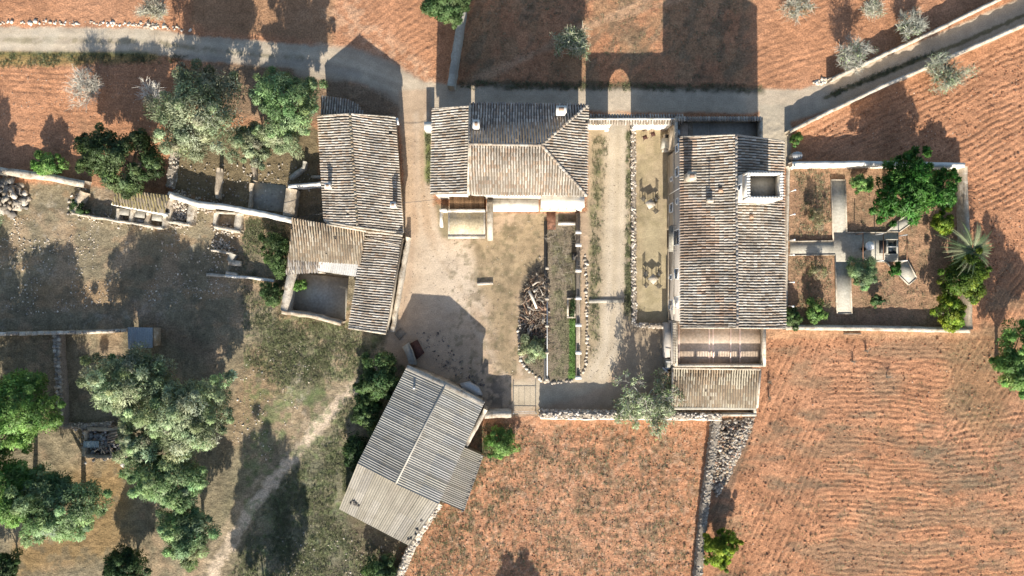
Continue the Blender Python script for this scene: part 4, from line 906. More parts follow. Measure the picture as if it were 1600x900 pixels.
for pts, h, th, m in (([(450, 291), (501, 287)], 1.5, .3, 'plaster'), ([(455, 295), (449, 337)], 1.4, .9, 'oldwall'), ([(452, 278), (474, 262), (476, 252)], .7, .3, 'concrete'), ([(486, 276), (500, 275)], .7, .2, 'concrete')):
    pl, hs = wall_px(pts, h); mb, _ = wall_mesh(pl, hs, th, .02, .02, step=.4); mb.build('wall', M[m], yw)
slab_ = MB(); slab_.prism([G(396, 284), G(447, 290), G(446, 332), G(393, 326)], -.1, .07); tag(slab_.build('concrete_pad', M['concrete']), kind='structure')
for pts, h, th in (([(392, 286), (390, 325)], .5, .25), ([(340, 262), (338, 310)], .9, .3), ([(396, 250), (396, 282)], .8, .2)):
    plain_wall('ruined_wall', {392: 'low wall on the left edge of the concrete pad', 340: 'lone wall end standing between the big grey olive and the white topped wall', 396: 'thin wall end just above the concrete pad'}[pts[0][0]], pts, h, th, M['oldwall'], jh=.07, jw=.04)
mb = MB(); P = [(*G(280+rng.random()*215, 255+rng.random()*75), .05) for _ in range(420)]; rocks(mb, P, .09*(.3+rng.random(len(P))**2), STONE_PAL*1.0); tag(mb.build('scattered_rubble', M['stone']), 'loose rubble scattered in the ruined yard west of the long barn', 'rubble', kind='stuff')
# enclosure walls lower left: separate capstones
en = thing('dry_stone_wall', 'long dry stone wall with pale capstones across the lower left yard', 'wall')
pts = [(-60, 524), (0, 522), (90, 520), (150, 519), (199, 516)]; pl, hs = wall_px(pts, 1.15); mb, P = wall_mesh(pl, hs, .3, .02, .03); mb.build('wall_core', M['oldwall'], en)
Q = resample(np.array(pl), .62)
for a_, b_ in zip(Q[:-1], Q[1:]):
    mid_ = (a_+b_)/2; L_ = np.linalg.norm(b_-a_); mb = MB(); c0 = STONE_PAL[rng.integers(len(STONE_PAL))]*1.25
    mb.box((mid_[0], mid_[1]+rng.normal(0, .02), 1.19+rng.normal(0, .02)), (L_*(.86+.1*rng.random()), .26+.1*rng.random(), .12+.05*rng.random()), math.atan2(b_[1]-a_[1], b_[0]-a_[0])+rng.normal(0, .05), c0); mb.build('capstone', M['stone'], en)
en2 = thing('dry_stone_wall', 'broad shaded stone wall running down between the two olive trees', 'wall')
pts = [(88, 523), (90, 570), (93, 620), (94, 668)]; pl, hs = wall_px(pts, 1.0); mb, P = wall_mesh(pl, hs, .5, .03, .03); mb.build('wall_core', M['mortar'], en2)
Q = resample(np.array(pl), .36)
for a_, b_ in zip(Q[:-1], Q[1:]):
    for o in (-.16, .16):
        mid_ = (a_+b_)/2; mb = MB(); c0 = STONE_PAL[rng.integers(len(STONE_PAL))]*.95; rocks(mb, [(mid_[0]+o+rng.normal(0, .03), mid_[1]+rng.normal(0, .05), 1.0)], .22, np.array([c0]), .4, True); mb.build('stone', M['stone'], en2)
stone_wall('stone_wall', 'low shaded stone wall closing the olive yard above the tumbled hut', [(96, 667), (135, 667), (172, 664)], .8, .4, .13)
ct = thing('corrugated_shelter', 'tiny shelter with blue grey corrugated roof at the end of the capstone wall', 'shelter')
P = [W3(201, 545, 1.6), W3(239, 543, 1.6), W3(239, 512, 1.9), W3(200, 511, 1.9)]
body(P, ct, M['oldwall'], .1); sheets(P, None, ct, 3, 1, [(.36, .39, .40), (.42, .44, .44)], .21, amp=.045)
hut = thing('tumbled_hut', 'tumbled stone hut with broken roof under the olive trees', 'ruin')
for pts, h, th in (([(133, 673), (131, 713)], 1.1, .3), ([(131, 713), (194, 717)], 1.2, .25), ([(135, 671), (190, 672)], 1.0, .3)):
    pl, hs = wall_px(pts, h); mb, _ = wall_mesh(pl, hs, th, .03, .06, step=.3); mb.build('wall', M['oldwall'], hut)
mb = MB(); P = np.array([W(162+rng.normal(0, 17), 690+rng.normal(0, 11), .8) for _ in range(330)]); rocks(mb, np.c_[P, .3+.6*rng.random(330)], .15*(.5+rng.random(330)), np.array([(.2, .2, .2), (.3, .29, .28), (.36, .26, .2), (.42, .40, .37)]), cube=True); mb.build('rubble', M['stone'], hut, kind='stuff')
sheets([W3(131, 699, 1.05), W3(155, 699, 1.05), W3(155, 689, 1.15), W3(131, 689, 1.15)], None, hut, 1, 1, [(.28, .34, .35)], .2)
tile_roof([W3(168, 692, 1.1), W3(192, 690, 1.0), W3(193, 672, 1.3), W3(170, 676, 1.35)], (-1, -.2), hut, 'red', rough=2.5)
for k in range(9):
    x, y = W(150+rng.random()*45, 698+rng.random()*14, 1.2); a_ = rng.random()*3.1; l_ = .6+.7*rng.random(); mb = MB(); mb.box((x, y, 1.15+.05*k), (l_, .1, .07), a_, (.30, .26, .21), rng.normal(0, .1)); mb.build('beam', M['wood'], hut)
# ------------------------------------------------------------------ garden walls and lane walls
gd = thing('garden_wall', 'white and grey wall round the rectangular walled garden', 'wall')
for pts, h, th, m in (([(1238, 256), (1350, 255), (1425, 256), (1508, 258)], [1.35, 1.35, 1.35, 1.3], .42, 'plaster'), ([(1508, 260), (1513, 400), (1517, 515)], [1.25, 1.2, 1.1], .40, 'oldwall'), ([(1228, 512), (1350, 513), (1450, 515), (1516, 517)], [.85, .85, .85, .9], .45, 'limewash')):
    pl, hs = wall_px(pts, h); mb, _ = wall_mesh(pl, hs, th, .015, .02); mb.build('wall', M[m], gd)
mb, _ = wall_mesh([W(1236, 258, 1.0), W(1233, 380, 1.0), W(1231, 512, 1.0)], .5, .2, .01, .01); mb.build('kerb_wall', M['limewash'], gd)
plain_wall('lane_wall', 'pale rendered wall on the upper side of the lane', [(1300, 123), (1375, 88), (1470, 43), (1570, -6), (1680, -62)], 1.1, .26, M['limewash'], jh=.03)
plain_wall('lane_wall', 'white topped wall on the lower side of the lane', [(1234, 205), (1300, 172), (1380, 134), (1470, 95), (1600, 38), (1690, -2)], 1.2, .30, M['limewash'], jh=.05)
plain_wall('field_wall', 'straight grey field wall running up from the courtyard corner', [(704, 134), (712, 80), (721, 20), (730, -50)], 1.7, .62, M['concrete'], jh=.03)
mb = MB(); x, y = W(669, 196, 1.9); mb.box((x, y, .85), (.75, .7, 2.0)); tag(mb.build('gate_pier', M['plaster']), 'stout white pier at the top corner of the west wing', 'pier')
stone_wall('courtyard_wall', 'low pale stone wall beside the driveway in front of the manor', [(990, 200), (991, 330), (991, 420), (992, 508), (1046, 510)], .62, .36, .12, .9, STONE_PAL*1.25)
stone_wall('rubble_wall', 'shaded dry stone wall dividing the two lower fields', [(1121, 657), (1110, 740), (1101, 810), (1092, 905), (1086, 980)], [1.1, 1.05, 1.0, 1.0, 1.0], .6, .12, 1.2, STONE_PAL*.9, tone=.8)
stone_wall('rubble_wall', 'stone wall with white edge along the bottom of the courtyard', [(844, 648), (930, 649), (1060, 650), (1128, 652)], 1.35, .55, .13, 1.1, STONE_PAL*1.35)
plain_wall('white_edge_wall', 'white rendered face along the courtyard bottom wall', [(845, 654), (920, 655), (990, 655), (1128, 656)], 1.1, .12, M['plaster'], jh=.05)
plain_wall('wall_stub', 'plastered wall stub between the big barn and the courtyard gate', [(757, 650), (776, 648), (799, 648)], [1.7, 1.6, 1.6], .55, M['limewash'])
stone_heap('rubble_heap', 'wedge of loose rubble below the tiled shed', 'rubble', [(1118, 657), (1178, 653), (1170, 680), (1140, 745), (1120, 778), (1113, 760)], 1700, .12, .55, np.r_[STONE_PAL*.9, [(.34, .21, .14), (.36, .27, .18), (.13, .10, .08), (.10, .08, .065)]])
stone_wall('rubble_wall', 'stone wall running down from the corner of the big barn', [(686, 787), (660, 826), (638, 866), (622, 905), (600, 960)], [2.0, 1.7, 1.4, 1.2, 1.1], .62, .14, .8, STONE_PAL*1.3, core='limewash')
plain_wall('barn_side_wall', 'pale leaning side wall on the east flank of the big barn', [(759, 640), (728, 697)], [2.2, 2.0], .35, M['limewash'])
# ================================================================== OBJECTS
# ------------------------------------------------------------------ walled garden
def slab(name, poly, z, m='concrete', edge=True, label=None):
    mb = MB(); mb.prism([W(*q_, z) for q_ in poly], -.1, z); o = tag(mb.build(name, M[m]), kind='structure')
    if edge:
        pl = [W(*q_, z) for q_ in poly]
        for a_, b_ in zip(pl, pl[1:]+pl[:1]):
            L_ = math.dist(a_, b_); e = MB(); e.box(((a_[0]+b_[0])/2, (a_[1]+b_[1])/2, z/2+.03), (L_, .09, z+.05), math.atan2(b_[1]-a_[1], b_[0]-a_[0])); e.build('kerb', M['limewash'], o)
    return o
def kerb_line(o, pts, z):
    pl = [W(*q_, z) for q_ in pts]
    for a_, b_ in zip(pl, pl[1:]):
        L_ = math.dist(a_, b_); e = MB(); e.box(((a_[0]+b_[0])/2, (a_[1]+b_[1])/2, z/2+.03), (L_, .08, z+.06), math.atan2(b_[1]-a_[1], b_[0]-a_[0])); e.build('kerb', M['limewash'], o)
g_ = slab('garden_path', [(1299, 281), (1321, 281), (1323, 363), (1302, 363)], .22, edge=False); kerb_line(g_, [(1302, 376), (1299, 281), (1321, 281), (1323, 363), (1385, 363)], .22)
slab('garden_path', [(1302, 363.2), (1404, 363.2), (1404, 409), (1305, 409)], .22, edge=False)
g_ = slab('garden_path', [(1305, 409.2), (1328, 409.2), (1331, 490), (1308, 490)], .22, edge=False); kerb_line(g_, [(1305, 399), (1308, 490), (1331, 490), (1328, 409), (1385, 409), (1402, 428)], .22)
g_ = slab('garden_path', [(1235, 377), (1301.5, 376), (1304.5, 398), (1235, 399)], .22, edge=False); kerb_line(g_, [(1302, 376), (1235, 377)], .22); kerb_line(g_, [(1235, 399), (1305, 398)], .22)
slab('garden_path', [(1406, 362), (1386, 362), (1404, 345), (1420, 334), (1436, 340)], .20)
slab('garden_path', [(1405, 411), (1418, 406), (1432, 434), (1420, 445), (1403, 428)], .20)
wb = thing('water_basin', 'dark water basin with grey rim and a bar across it in the walled garden', 'basin')
mb = MB(); x0_, y0_ = W(1386, 398, .5); x1_, y1_ = W(1403, 373, .5); ring(mb, x0_, x1_, y0_, y1_, 0, .5, .10); mb.build('rim', M['concrete'], wb)
mb = MB(); mb.box(((x0_+x1_)/2, (y0_+y1_)/2, .36), (x1_-x0_-.2, y1_-y0_-.2, .02)); mb.build('water', M['water'], wb)
mb = MB(); mb.box(((x0_+x1_)/2, (y0_+y1_)/2, .53), (x1_-x0_, .07, .05)); mb.build('crossbar', M['metal'], wb)
mb = MB(); mb.box((x0_-.35, (y0_+y1_)/2, .18), (.5, y1_-y0_-.3, .5)); mb.build('side_tank', M['black'], wb)
tb = thing('round_table', 'white octagonal stone table in the walled garden', 'table', (*G(1353, 385), 0))
mb = MB(); mb.disc_prism((0, 0), .43, .70, .78, 8, rot=.2); mb.build('tabletop', M['paint'], tb)
mb = MB(); mb.disc_prism((0, 0), .18, .1, .70, 8); mb.build('pedestal', M['limewash'], tb)
st = thing('black_stool', 'square black stool beside the white octagonal table', 'stool', (*G(1344, 390), 0), .65)
mb = MB(); mb.box((0, 0, .62), (.38, .38, .05)); mb.build('seat', M['black'], st)
for sx in (-1, 1):
    for sy in (-1, 1): mb = MB(); mb.box((sx*.16, sy*.16, .35), (.035, .035, .5)); mb.build('leg', M['black'], st)
def post(px, py, h, r=.055, label='', group=None, m='paint'):
    x, y = G(px, py); mb = MB(); mb.tube([(x, y, -.1), (x, y, h)], r, 6); mb.box((x, y, h+.03), (r*3.2, r*3.2, .06)); return tag(mb.build('trellis_post', M[m]), label, 'post', group)
for i, (px, py) in enumerate(((1233, 266), (1233, 300), (1232, 337), (1232, 376), (1231, 399), (1231, 441), (1230, 478))):
    post(px, py, 1.45, .05, ('first', 'second', 'third', 'fourth', 'fifth', 'sixth', 'seventh')[i]+' white post from the rainwater tank, in the row beside the manor', 'white posts along the manor side of the garden')
pl_ = thing('pergola_frame', 'four white posts with thin brown bars standing over the garden basin', 'pergola')
for (px, py) in ((1366, 367), (1366, 408), (1402, 369), (1402, 408)):
    x, y = G(px, py); mb = MB(); mb.tube([(x, y, 0), (x, y, 1.75)], .055, 6); mb.build('post', M['paint'], pl_)
for (a_, b_) in (((1366, 367), (1366, 408)), ((1402, 369), (1402, 408)), ((1335, 367), (1335, 408))):
    mb = MB(); mb.tube([(*G(*a_), 1.72), (*G(*b_), 1.72)], .045, 5, (.18, .10, .06)); mb.build('bar', M['wood'], pl_)
for (px, py) in ((1335, 367), (1335, 408)):
    x, y = G(px, py); mb = MB(); mb.tube([(x, y, 0), (x, y, 1.75)], .035, 6, (.2, .13, .09)); mb.build('slim_post', M['wood'], pl_)
cx = thing('rainwater_tank', 'small blue grey corrugated tank outside the garden wall corner', 'tank', (*W(1246, 243, 1.1), 0))
mb = MB(); n_ = 32; pts = [((.42+.02*(i % 2))*math.cos(6.283*i/n_)*1.1, (.36+.02*(i % 2))*math.sin(6.283*i/n_)) for i in range(n_)]; mb.prism(pts, 0, 1.1); mb.build('tank_body', M['metal'], cx)
for k in range(5): mb = MB(); mb.box((-.34+.17*k, 0, 1.12), (.06, .62, .03)); mb.build('rib', M['metal'], cx)
lgd = MB(); x, y = G(1331, 521); lgd.tube([(x-.8, y, .1), (x+.8, y, .1)], .09, 7, (.17, .13, .10)); tag(lgd.build('log', M['bark']), 'dark log lying on the soil below the garden wall', 'log')
# ------------------------------------------------------------------ kitchen bed: edging stones, fence of white pillars, planter
ed = thing('stone_edging', 'ring of pale edging stones round the rounded kitchen bed', 'edging')
edge_pts = [(812, 500), (811, 540), (814, 562), (822, 576), (836, 588), (852, 596), (872, 598), (890, 595), (904, 589), (914, 575), (917, 545), (917, 500), (916, 450), (915, 400)]
for p_ in resample(np.array(edge_pts, float), 5.5):
    x, y = G(*(p_+rng.normal(0, .8, 2))); mb = MB(); rocks(mb, [(x, y, .04)], .12+.10*rng.random(), STONE_PAL*1.15, .6); mb.build('edging_stone', M['stone'], ed)
lf = thing('bed_fence', 'white pillars with a thin white rail along the left side of the kitchen bed', 'fence')
for py in (419, 467, 509, 551, 593):
    x, y = W(855, py, 1.1); mb = MB(); mb.box((x, y, .5), (.24, .22, 1.2)); mb.box((x, y, 1.13), (.32, .26, .06)); mb.build('pillar', M['limewash'], lf)
x, ya = W(855, 465, 1); _, yb = W(855, 593, 1); mb = MB(); mb.tube([(x, ya, 1.02), (x, yb, 1.02)], .035, 6); mb.tube([(x, ya, .55), (x, yb, .55)], .025, 6); mb.build('rail', M['paint'], lf)
mb = MB(); x, ya = W(852.5, 345, .2); _, yb = W(852.5, 593, .2); mb.box((x, (ya+yb)/2, .05), (.3, ya-yb, .3), 0); mb.build('dark_kerb', M['dark'], lf)
rg_ = thing('bed_wall', 'low grey wall with white pillars along the right side of the kitchen bed', 'wall')
x, ya = W(903.5, 333, .75); _, yb = W(903.5, 590, .75); mb = MB(); mb.box((x, (ya+yb)/2, .3), (.34, ya-yb, .9)); mb.build('wall_core', M['mortar'], rg_)
mb = MB(); mb.box((x+.12, (ya+yb)/2-1.7, .79), (.06, ya-yb-3.6, .08)); mb.build('white_edge', M['limewash'], rg_)
for py in (363, 383, 423, 466, 508, 551, 590):
    xx, y = W(903.5, py, 1.0); mb = MB(); mb.box((x, y, .55), (.46, .26, 1.05)); mb.box((x, y, 1.1), (.54, .3, .05)); mb.build('pillar', M['plaster'], rg_)
pb = thing('planter_box', 'narrow white kerbed planter against the low grey bed wall', 'planter')
mb = MB(); x0_, y0_ = W(886, 497, .35); x1_, y1_ = W(900, 465, .35); ring(mb, x0_, x1_, y0_, y1_, -.05, .35, .16); mb.build('kerb', M['limewash'], pb)
mb = MB(); leaves(mb, np.array([((x0_+x1_)/2+.1, y0_+.3+(y1_-y0_-.6)*k/6, .4) for k in range(7)]), np.full(7, .28), 40, .2, .07, 'dark'); mb.build('plant', M['leaf'], pb)
mb = MB(); x, y = G(861, 342); mb.box((x, y, .05), (.85, 2.0, .14)); tag(mb.build('terracotta_path', M['terracotta']), kind='structure')
mb = MB(); x, y = W(886, 349, .5); mb.box((x, y, .2), (1.6, .28, .5)); tag(mb.build('white_bench', M['plaster']), 'low white masonry bench in front of the arched porch', 'bench')
mb = MB(); x0_, y0_ = W(920, 472, .15); x1_, _ = W(975, 0, .15); mb.box(((x0_+x1_)/2, W(0, 470, .1)[1], .03), (x1_-x0_, .4, .16), .015); tag(mb.build('drain_strip', M['concrete']), kind='structure')
mb = MB(); x, y = W(897.5, 400, .9); mb.box((x, y, .5), (.4, .7, .9)); tag(mb.build('black_box', M['black']), 'black box standing against the low grey bed wall', 'box')
# woodpile
BR = [(.30, .25, .19), (.36, .31, .25), (.22, .16, .11), (.42, .37, .30), (.17, .11, .08), (.28, .18, .12)]
wp = [(828, 428), (848, 424), (856, 440), (857, 500), (846, 512), (822, 520), (813, 500), (816, 460)]
def in_pile():
    while True:
        p_ = np.array((810+50*rng.random(), 420+100*rng.random()))
        if sd_poly(np.array([p_[0]]), np.array([p_[1]]), wp)[0] < -3: return p_
for i in range(70):
    px, py = in_pile(); x, y = G(px, py); z = .15+.75*rng.random()*math.exp(-((px-838)/18)**2); a_ = rng.normal(1.9, .8); l_ = .5+.8*rng.random(); r_ = .05+.06*rng.random()
    if i == 0: x, y, z, a_, l_, r_ = *G(832, 468), 1.0, -1.15, 1.8, .13
    dx, dy = math.cos(a_)*l_/2, math.sin(a_)*l_/2; t_ = rng.normal(0, .12); bend = rng.normal(0, .07, 2)
    mb = MB(); mb.tube([(x-dx, y-dy, z-t_), (x+bend[0], y+bend[1], z+.03), (x+dx, y+dy, z+t_)], [r_*1.1, r_, r_*.8], 7, np.array(BR[rng.integers(len(BR))])*(1.5 if i == 0 else .8+.5*rng.random()))
    tag(mb.build('log', M['bark']), 'thick pale log lying across the top of the woodpile' if i == 0 else 'cut log thrown on the woodpile in the kitchen bed', 'log', None if i == 0 else 'logs on the woodpile')
mb = MB()
for i in range(700):
    px, py = in_pile() if i < 520 else (820+rng.random()*36, 505+rng.random()*40); x, y = G(px, py); a_ = rng.random()*3.14; l_ = .4+.9*rng.random(); z = .1+.8*rng.random()*math.exp(-((px-838)/18)**2)
    dx, dy = math.cos(a_)*l_/2, math.sin(a_)*l_/2; t_ = rng.normal(0, .15); mb.tube([(x-dx, y-dy, z-t_), (x+rng.normal(0, .05), y+rng.normal(0, .05), z), (x+dx, y+dy, z+t_)], .012+.02*rng.random(), 3, np.array(BR[rng.integers(len(BR))])*(.7+.6*rng.random()))
tag(mb.build('brushwood', M['bark']), 'tangle of thin dry sticks on and around the woodpile', 'brushwood', kind='stuff')
# vine stems over the bed
vn = MB()
for i in range(90):
    px, py = 852+rng.random()*58, 362+rng.random()*80; x, y = G(px, py); z = .2+.9*rng.random(); p_ = np.array((x, y, z)); pts = [p_]
    for k in range(4): p_ = p_+np.array((rng.normal(0, .25), rng.normal(0, .25), rng.normal(0, .08))); pts.append(p_)
    vn.tube(pts, .013, 3, np.array((.30, .26, .21))*(.7+.6*rng.random()))
tag(vn.build('bare_vines', M['bark']), 'bare grey vine stems tangled over the upper end of the kitchen bed', 'vines', kind='stuff')
# ------------------------------------------------------------------ courtyard furniture
def garden_table(px, py, rz, label):
    x, y = G(px, py); t = thing('garden_table', label, 'table', (x, y, 0), rz)
    mb = MB(); mb.box((0, 0, .72), (.72, .72, .04)); mb.build('tabletop', M['limewash'], t)
    for sx in (-1, 1):
        for sy in (-1, 1): mb = MB(); mb.box((sx*.31, sy*.31, .35), (.045, .045, .7)); mb.build('leg', M['dark'], t)
    return t
garden_table(1014, 320, .55, 'square pale garden table nearer the gate wall'); garden_table(1018.5, 436, .8, 'square pale garden table farther from the gate wall')
def chair_parts(t):
    mb = MB(); 
    for k in range(6): mb.box((-.17+.068*k, 0, .44), (.045, .40, .02))
    mb.build('seat', M['dark'], t)
    mb = MB(); 
    for k in range(6): mb.box((-.17+.068*k, -.2, .66), (.03, .02, .38))
    mb.box((0, -.2, .86), (.42, .03, .04)); mb.build('backrest', M['dark'], t)
    for sx in (-1, 1):
        for sy in (-1, 1): mb = MB(); mb.box((sx*.18, sy*.19, .215), (.03, .03, .43)); mb.build('leg', M['dark'], t)
proto = None
def dup(root, loc, rz, label=None, group=None):
    r = root.copy(); COL.objects.link(r); r.location = loc; r.rotation_euler = (0, 0, rz)
    if label: r['label'] = label
    if group: r['group'] = group
    for ch in list(root.children): c_ = ch.copy(); COL.objects.link(c_); c_.parent = r
    return r
for k, (tx, ty, nm) in enumerate(((1014, 320, 'nearer the gate wall'), (1018.5, 436, 'farther from the gate wall'))):
    for (dx, dy, rz) in ((-10, -9, -2.3), (10, -9, 2.3), (-10, 9, -.8), (9, 10, .8)):
        if k == 0 and dy > 0 and dx < 0: continue
        x, y = G(tx+dx, ty+dy); lb = 'dark metal chair at the '+('upper ' if dy < 0 else 'lower ')+('left' if dx < 0 else 'right')+' of the table '+nm
        if proto is None: proto = thing('garden_chair', lb, 'chair', (x, y, 0), rz, 'chairs at the pale table '+nm); chair_parts(proto)
        else: dup(proto, (x, y, 0), rz, lb, 'chairs at the pale table '+nm)
def red_chair(px, py, rz, label):
    x, y = G(px, py); t = thing('iron_chair', label, 'chair', (x, y, 0), rz)
    mb = MB(); mb.box((0, 0, .44), (.40, .38, .03)); mb.build('seat', M['rust'], t)
    mb = MB(); mb.tube([(-.19, -.19, .44), (-.19, -.21, .9), (.19, -.21, .9), (.19, -.19, .44)], .022, 5); mb.box((0, -.205, .7), (.34, .02, .12)); mb.build('backrest', M['rust'], t)
    for sx in (-1, 1):
        for sy in (-1, 1): mb = MB(); mb.tube([(sx*.17, sy*.17, .43), (sx*.2, sy*.2, 0)], .018, 5); mb.build('leg', M['rust'], t)
red_chair(1006.5, 216, .4, 'rusty red iron chair standing out in the yard below the gate wall'); red_chair(1019, 211, -1.2, 'rusty red iron chair close against the gate wall')
wt = thing('stone_sink', 'boxy grey stone sink with dark basin against the manor wall', 'sink')
x, y = W(1042, 223, 1.0); mb = MB(); mb.box((x, y, .45), (.8, .9, 1.1)); mb.build('sink_block', M['concrete'], wt); x, y = W(1043, 213, .9); mb = MB(); mb.box((x, y, .35), (.5, .5, .9)); mb.build('basin', M['limewash'], wt); mb = MB(); mb.box((x, y, .81), (.38, .38, .03)); mb.build('basin_water', M['black'], wt)
x, y = W(1040, 233, .4); mb = MB(); mb.box((x, y, .2), (.6, .5, .5)); mb.build('step', M['limewash'], wt)
mb = MB(); x, y = G(758, 443); mb.box((x, y, .12), (1.5, .28, .2), .06); tag(mb.build('stone_block', M['limewash']), 'long pale stone block lying on the dirt courtyard', 'stone')
sh = MB(); pts = [(1036, 574), (1040, 576), (1044, 580), (1046, 584), (1042, 582), (1038, 579)]
sh.prism([W(*q_, .5) for q_ in pts], .1, [.55, .7, .6, .4, .45, .6]); tag(sh.build('white_cloth', M['cloth']), 'crumpled white cloth hanging in the shade at the terrace corner', 'cloth')
rw = MB(); x, y = W(1044.5, 574, .8); rw.disc_prism((x, y), .2, .1, .75, 10); tag(rw.build('white_bucket', M['cloth']), 'round white container standing next to the crumpled white cloth', 'container')
tn = thing('stone_buttress', 'sloping pale stone slab at the top corner of the big barn', 'buttress')
mb = MB(); mb.prism([W(*q_, 1.5) for q_ in ((627, 543), (637, 536), (643, 548), (650, 570), (639, 568), (634, 555))], -.1, [1.0, 1.1, 1.4, 1.6, 1.6, 1.2]); mb.build('slab', M['concrete'], tn)
mb = MB(); mb.prism([W(*q_, .6) for q_ in ((640, 537), (651, 531), (662, 552), (651, 562))], -.1, .6); tag(mb.build('rusty_trough', M['rust']), 'dark rust red trough beside the sloping stone slab', 'trough')
mb = MB(); mb.prism([W(*q_, .15) for q_ in ((616, 522), (626, 513), (634, 521), (624, 532))], -.1, .12); tag(mb.build('drain_cover', M['mortar']), 'dark square drain cover by the end of the south wing', 'drain cover')
mb = MB(); mb.disc_prism((0, 0), .02, 0, .01, 6); bdr = [(718, 600), (733, 597), (748, 606), (754, 618), (742, 618), (725, 611)]
mb = MB(); mb.prism([W(*q_, .9) for q_ in bdr], -.1, [.8, .95, 1.0, .7, .9, .9]); tag(mb.build('tarpaulin', M['metal']), 'pale grey tarpaulin heap against the top wall of the big barn', 'tarpaulin')
# gate across the opening
gt = thing('metal_gate', 'thin tubular metal gate across the courtyard bottom entrance', 'gate')
for px in (802, 837): x, y = G(px, 642); mb = MB(); mb.tube([(x, y, 0), (x, y, 1.5)], .04, 6); mb.build('post', M['metal'], gt)
xa, xb = G(802, 0)[0], G(837, 0)[0]; y = G(0, 642)[1]
for z in (.25, 1.2): mb = MB(); mb.tube([(xa, y, z), (xb, y, z)], .022, 5); mb.build('rail', M['metal'], gt)
for k in range(1, 4): mb = MB(); xx = xa+(xb-xa)*k/4; mb.tube([(xx, y, .25), (xx, y, 1.2)], .014, 5); mb.build('bar', M['metal'], gt)
def cable(label, a_, b_, sag=.3):
    a_, b_ = np.array(a_), np.array(b_); mb = MB(); pts = [a_*(1-t)+b_*t-np.array((0, 0, sag*4*t*(1-t))) for t in np.linspace(0, 1, 12)]; mb.tube(pts, .018, 4); tag(mb.build('power_cable', M['dark']), label, 'cable')
cable('thin cable from the long barn to the west wing', W3(617, 318, 4.1), W3(700, 309, 4.6)); cable('thin cable over the dark pen west of the long barn', W3(512, 332, 3.0), W3(430, 345, 2.2), .2)
# ------------------------------------------------------------------ trees
T = tree
T('olive_tree', 'big grey green olive tree left of the long barn, its crown widest', 'tree', 314, 178, 62, 3.9, 'olivebrown', 105, 150, .34, .11, .24, ry=82, trunk=True)
T('olive_tree', 'silvery olive crown filling the gap between the big grey olive and the long barn', 'tree', 396, 226, 24, 2.4, 'olivebrown', 28, 150, .33, .11, .28, ry=36)
T('olive_tree', 'fresh green olive tree touching the top of the long barn', 'tree', 452, 160, 50, 3.6, 'olivegreen', 70, 150, .32, .10, .24, ry=55)
T('olive_tree', 'pale drooping olive crown over the pen wall beside the long barn', 'tree', 440, 208, 36, 2.8, 'olive', 40, 150, .32, .10, .28, ry=34)
T('carob_tree', 'dense dark green carob tree behind the pigsty', 'tree', 192, 250, 62, 3.2, 'carob', 110, 150, .26, .13, .21, ry=50, hollow=.7)
T('bush', 'bright green bush growing on the broken white topped wall', 'bush', 75, 256, 23, 1.2, 'bright', 22, 110, .26, .12, .3, trunk=False)
T('olive_tree', 'vivid green olive at the left edge beside the broad shaded wall', 'tree', 32, 640, 56, 4.4, 'bright', 95, 140, .32, .11, .23, ry=66)
T('olive_tree', 'pale olive crown just right of the tiny corrugated shelter', 'tree', 208, 600, 62, 4.2, 'olive', 95, 160, .34, .11, .24, ry=62)
T('olive_tree', 'large silvery olive in the middle of the lower left grove', 'tree', 292, 645, 66, 4.3, 'olive', 110, 160, .34, .11, .23, ry=66)
T('olive_tree', 'olive crown hanging over the tumbled hut', 'tree', 222, 690, 44, 4.0, 'olive', 60, 150, .33, .11, .26, ry=34)
T('olive_tree', 'green olive below the silvery one, above the roundest olive', 'tree', 262, 748, 58, 3.8, 'olivegreen', 85, 150, .33, .11, .24, ry=46)
T('olive_tree', 'roundest small olive standing alone beside the dirt track', 'tree', 295, 833, 45, 3.2, 'olivegreen', 70, 150, .31, .10, .24)
T('olive_tree', 'broad spreading olive near the bottom left corner', 'tree', 88, 790, 68, 4.2, 'olivegreen', 110, 150, .34, .11, .23, ry=58)
T('olive_tree', 'olive cut by the left edge above the bottom corner', 'tree', 5, 758, 58, 4.4, 'bright', 85, 140, .33, .11, .24, ry=52)
T('bush', 'dark green bush at the bottom edge below the lower left grove', 'bush', 196, 890, 38, 2.0, 'dark', 45, 130, .28, .12, .27)
T('bush', 'dark bush in the bottom left corner', 'bush', 8, 885, 26, 1.8, 'dark', 25, 130, .28, .12, .3)
T('bush', 'tall green shrub hiding against the upper west wall of the big barn', 'bush', 592, 590, 34, 1.6, 'bush', 60, 130, .28, .11, .28, ry=34)
T('bush', 'wide green shrub against the lower west wall of the big barn', 'bush', 574, 640, 22, 1.2, 'bush', 40, 130, .28, .11, .28, ry=34)
T('bush', 'dark creeper in the shade under the western eaves of the big barn', 'bush', 556, 706, 14, 1.0, 'dark', 26, 110, .26, .11, .5, ry=28, trunk=False)
T('bush', 'green brambles spilling over the troughs beside the small barn', 'bush', 432, 396, 18, .9, 'bush', 34, 110, .3, .08, .34, ry=40, trunk=False)
T('bush', 'low green bramble beside the yard wall', 'bush', 424, 462, 18, .8, 'bush', 22, 110, .28, .08, .36, ry=22, trunk=False)
T('bush', 'small green weed bush inside the shaded walled yard', 'bush', 468, 447, 10, .7, 'bright', 10, 90, .22, .09, .4, trunk=False)
T('bush', 'leafy plant in the corner of the ruined pigsty yard', 'bush', 124, 326, 12, .6, 'bush', 12, 90, .24, .09, .4, trunk=False)
T('bush', 'green bush below the plastered wall stub', 'bush', 782, 692, 22, 1.0, 'bright', 30, 110, .27, .09, .34, ry=28, trunk=False)
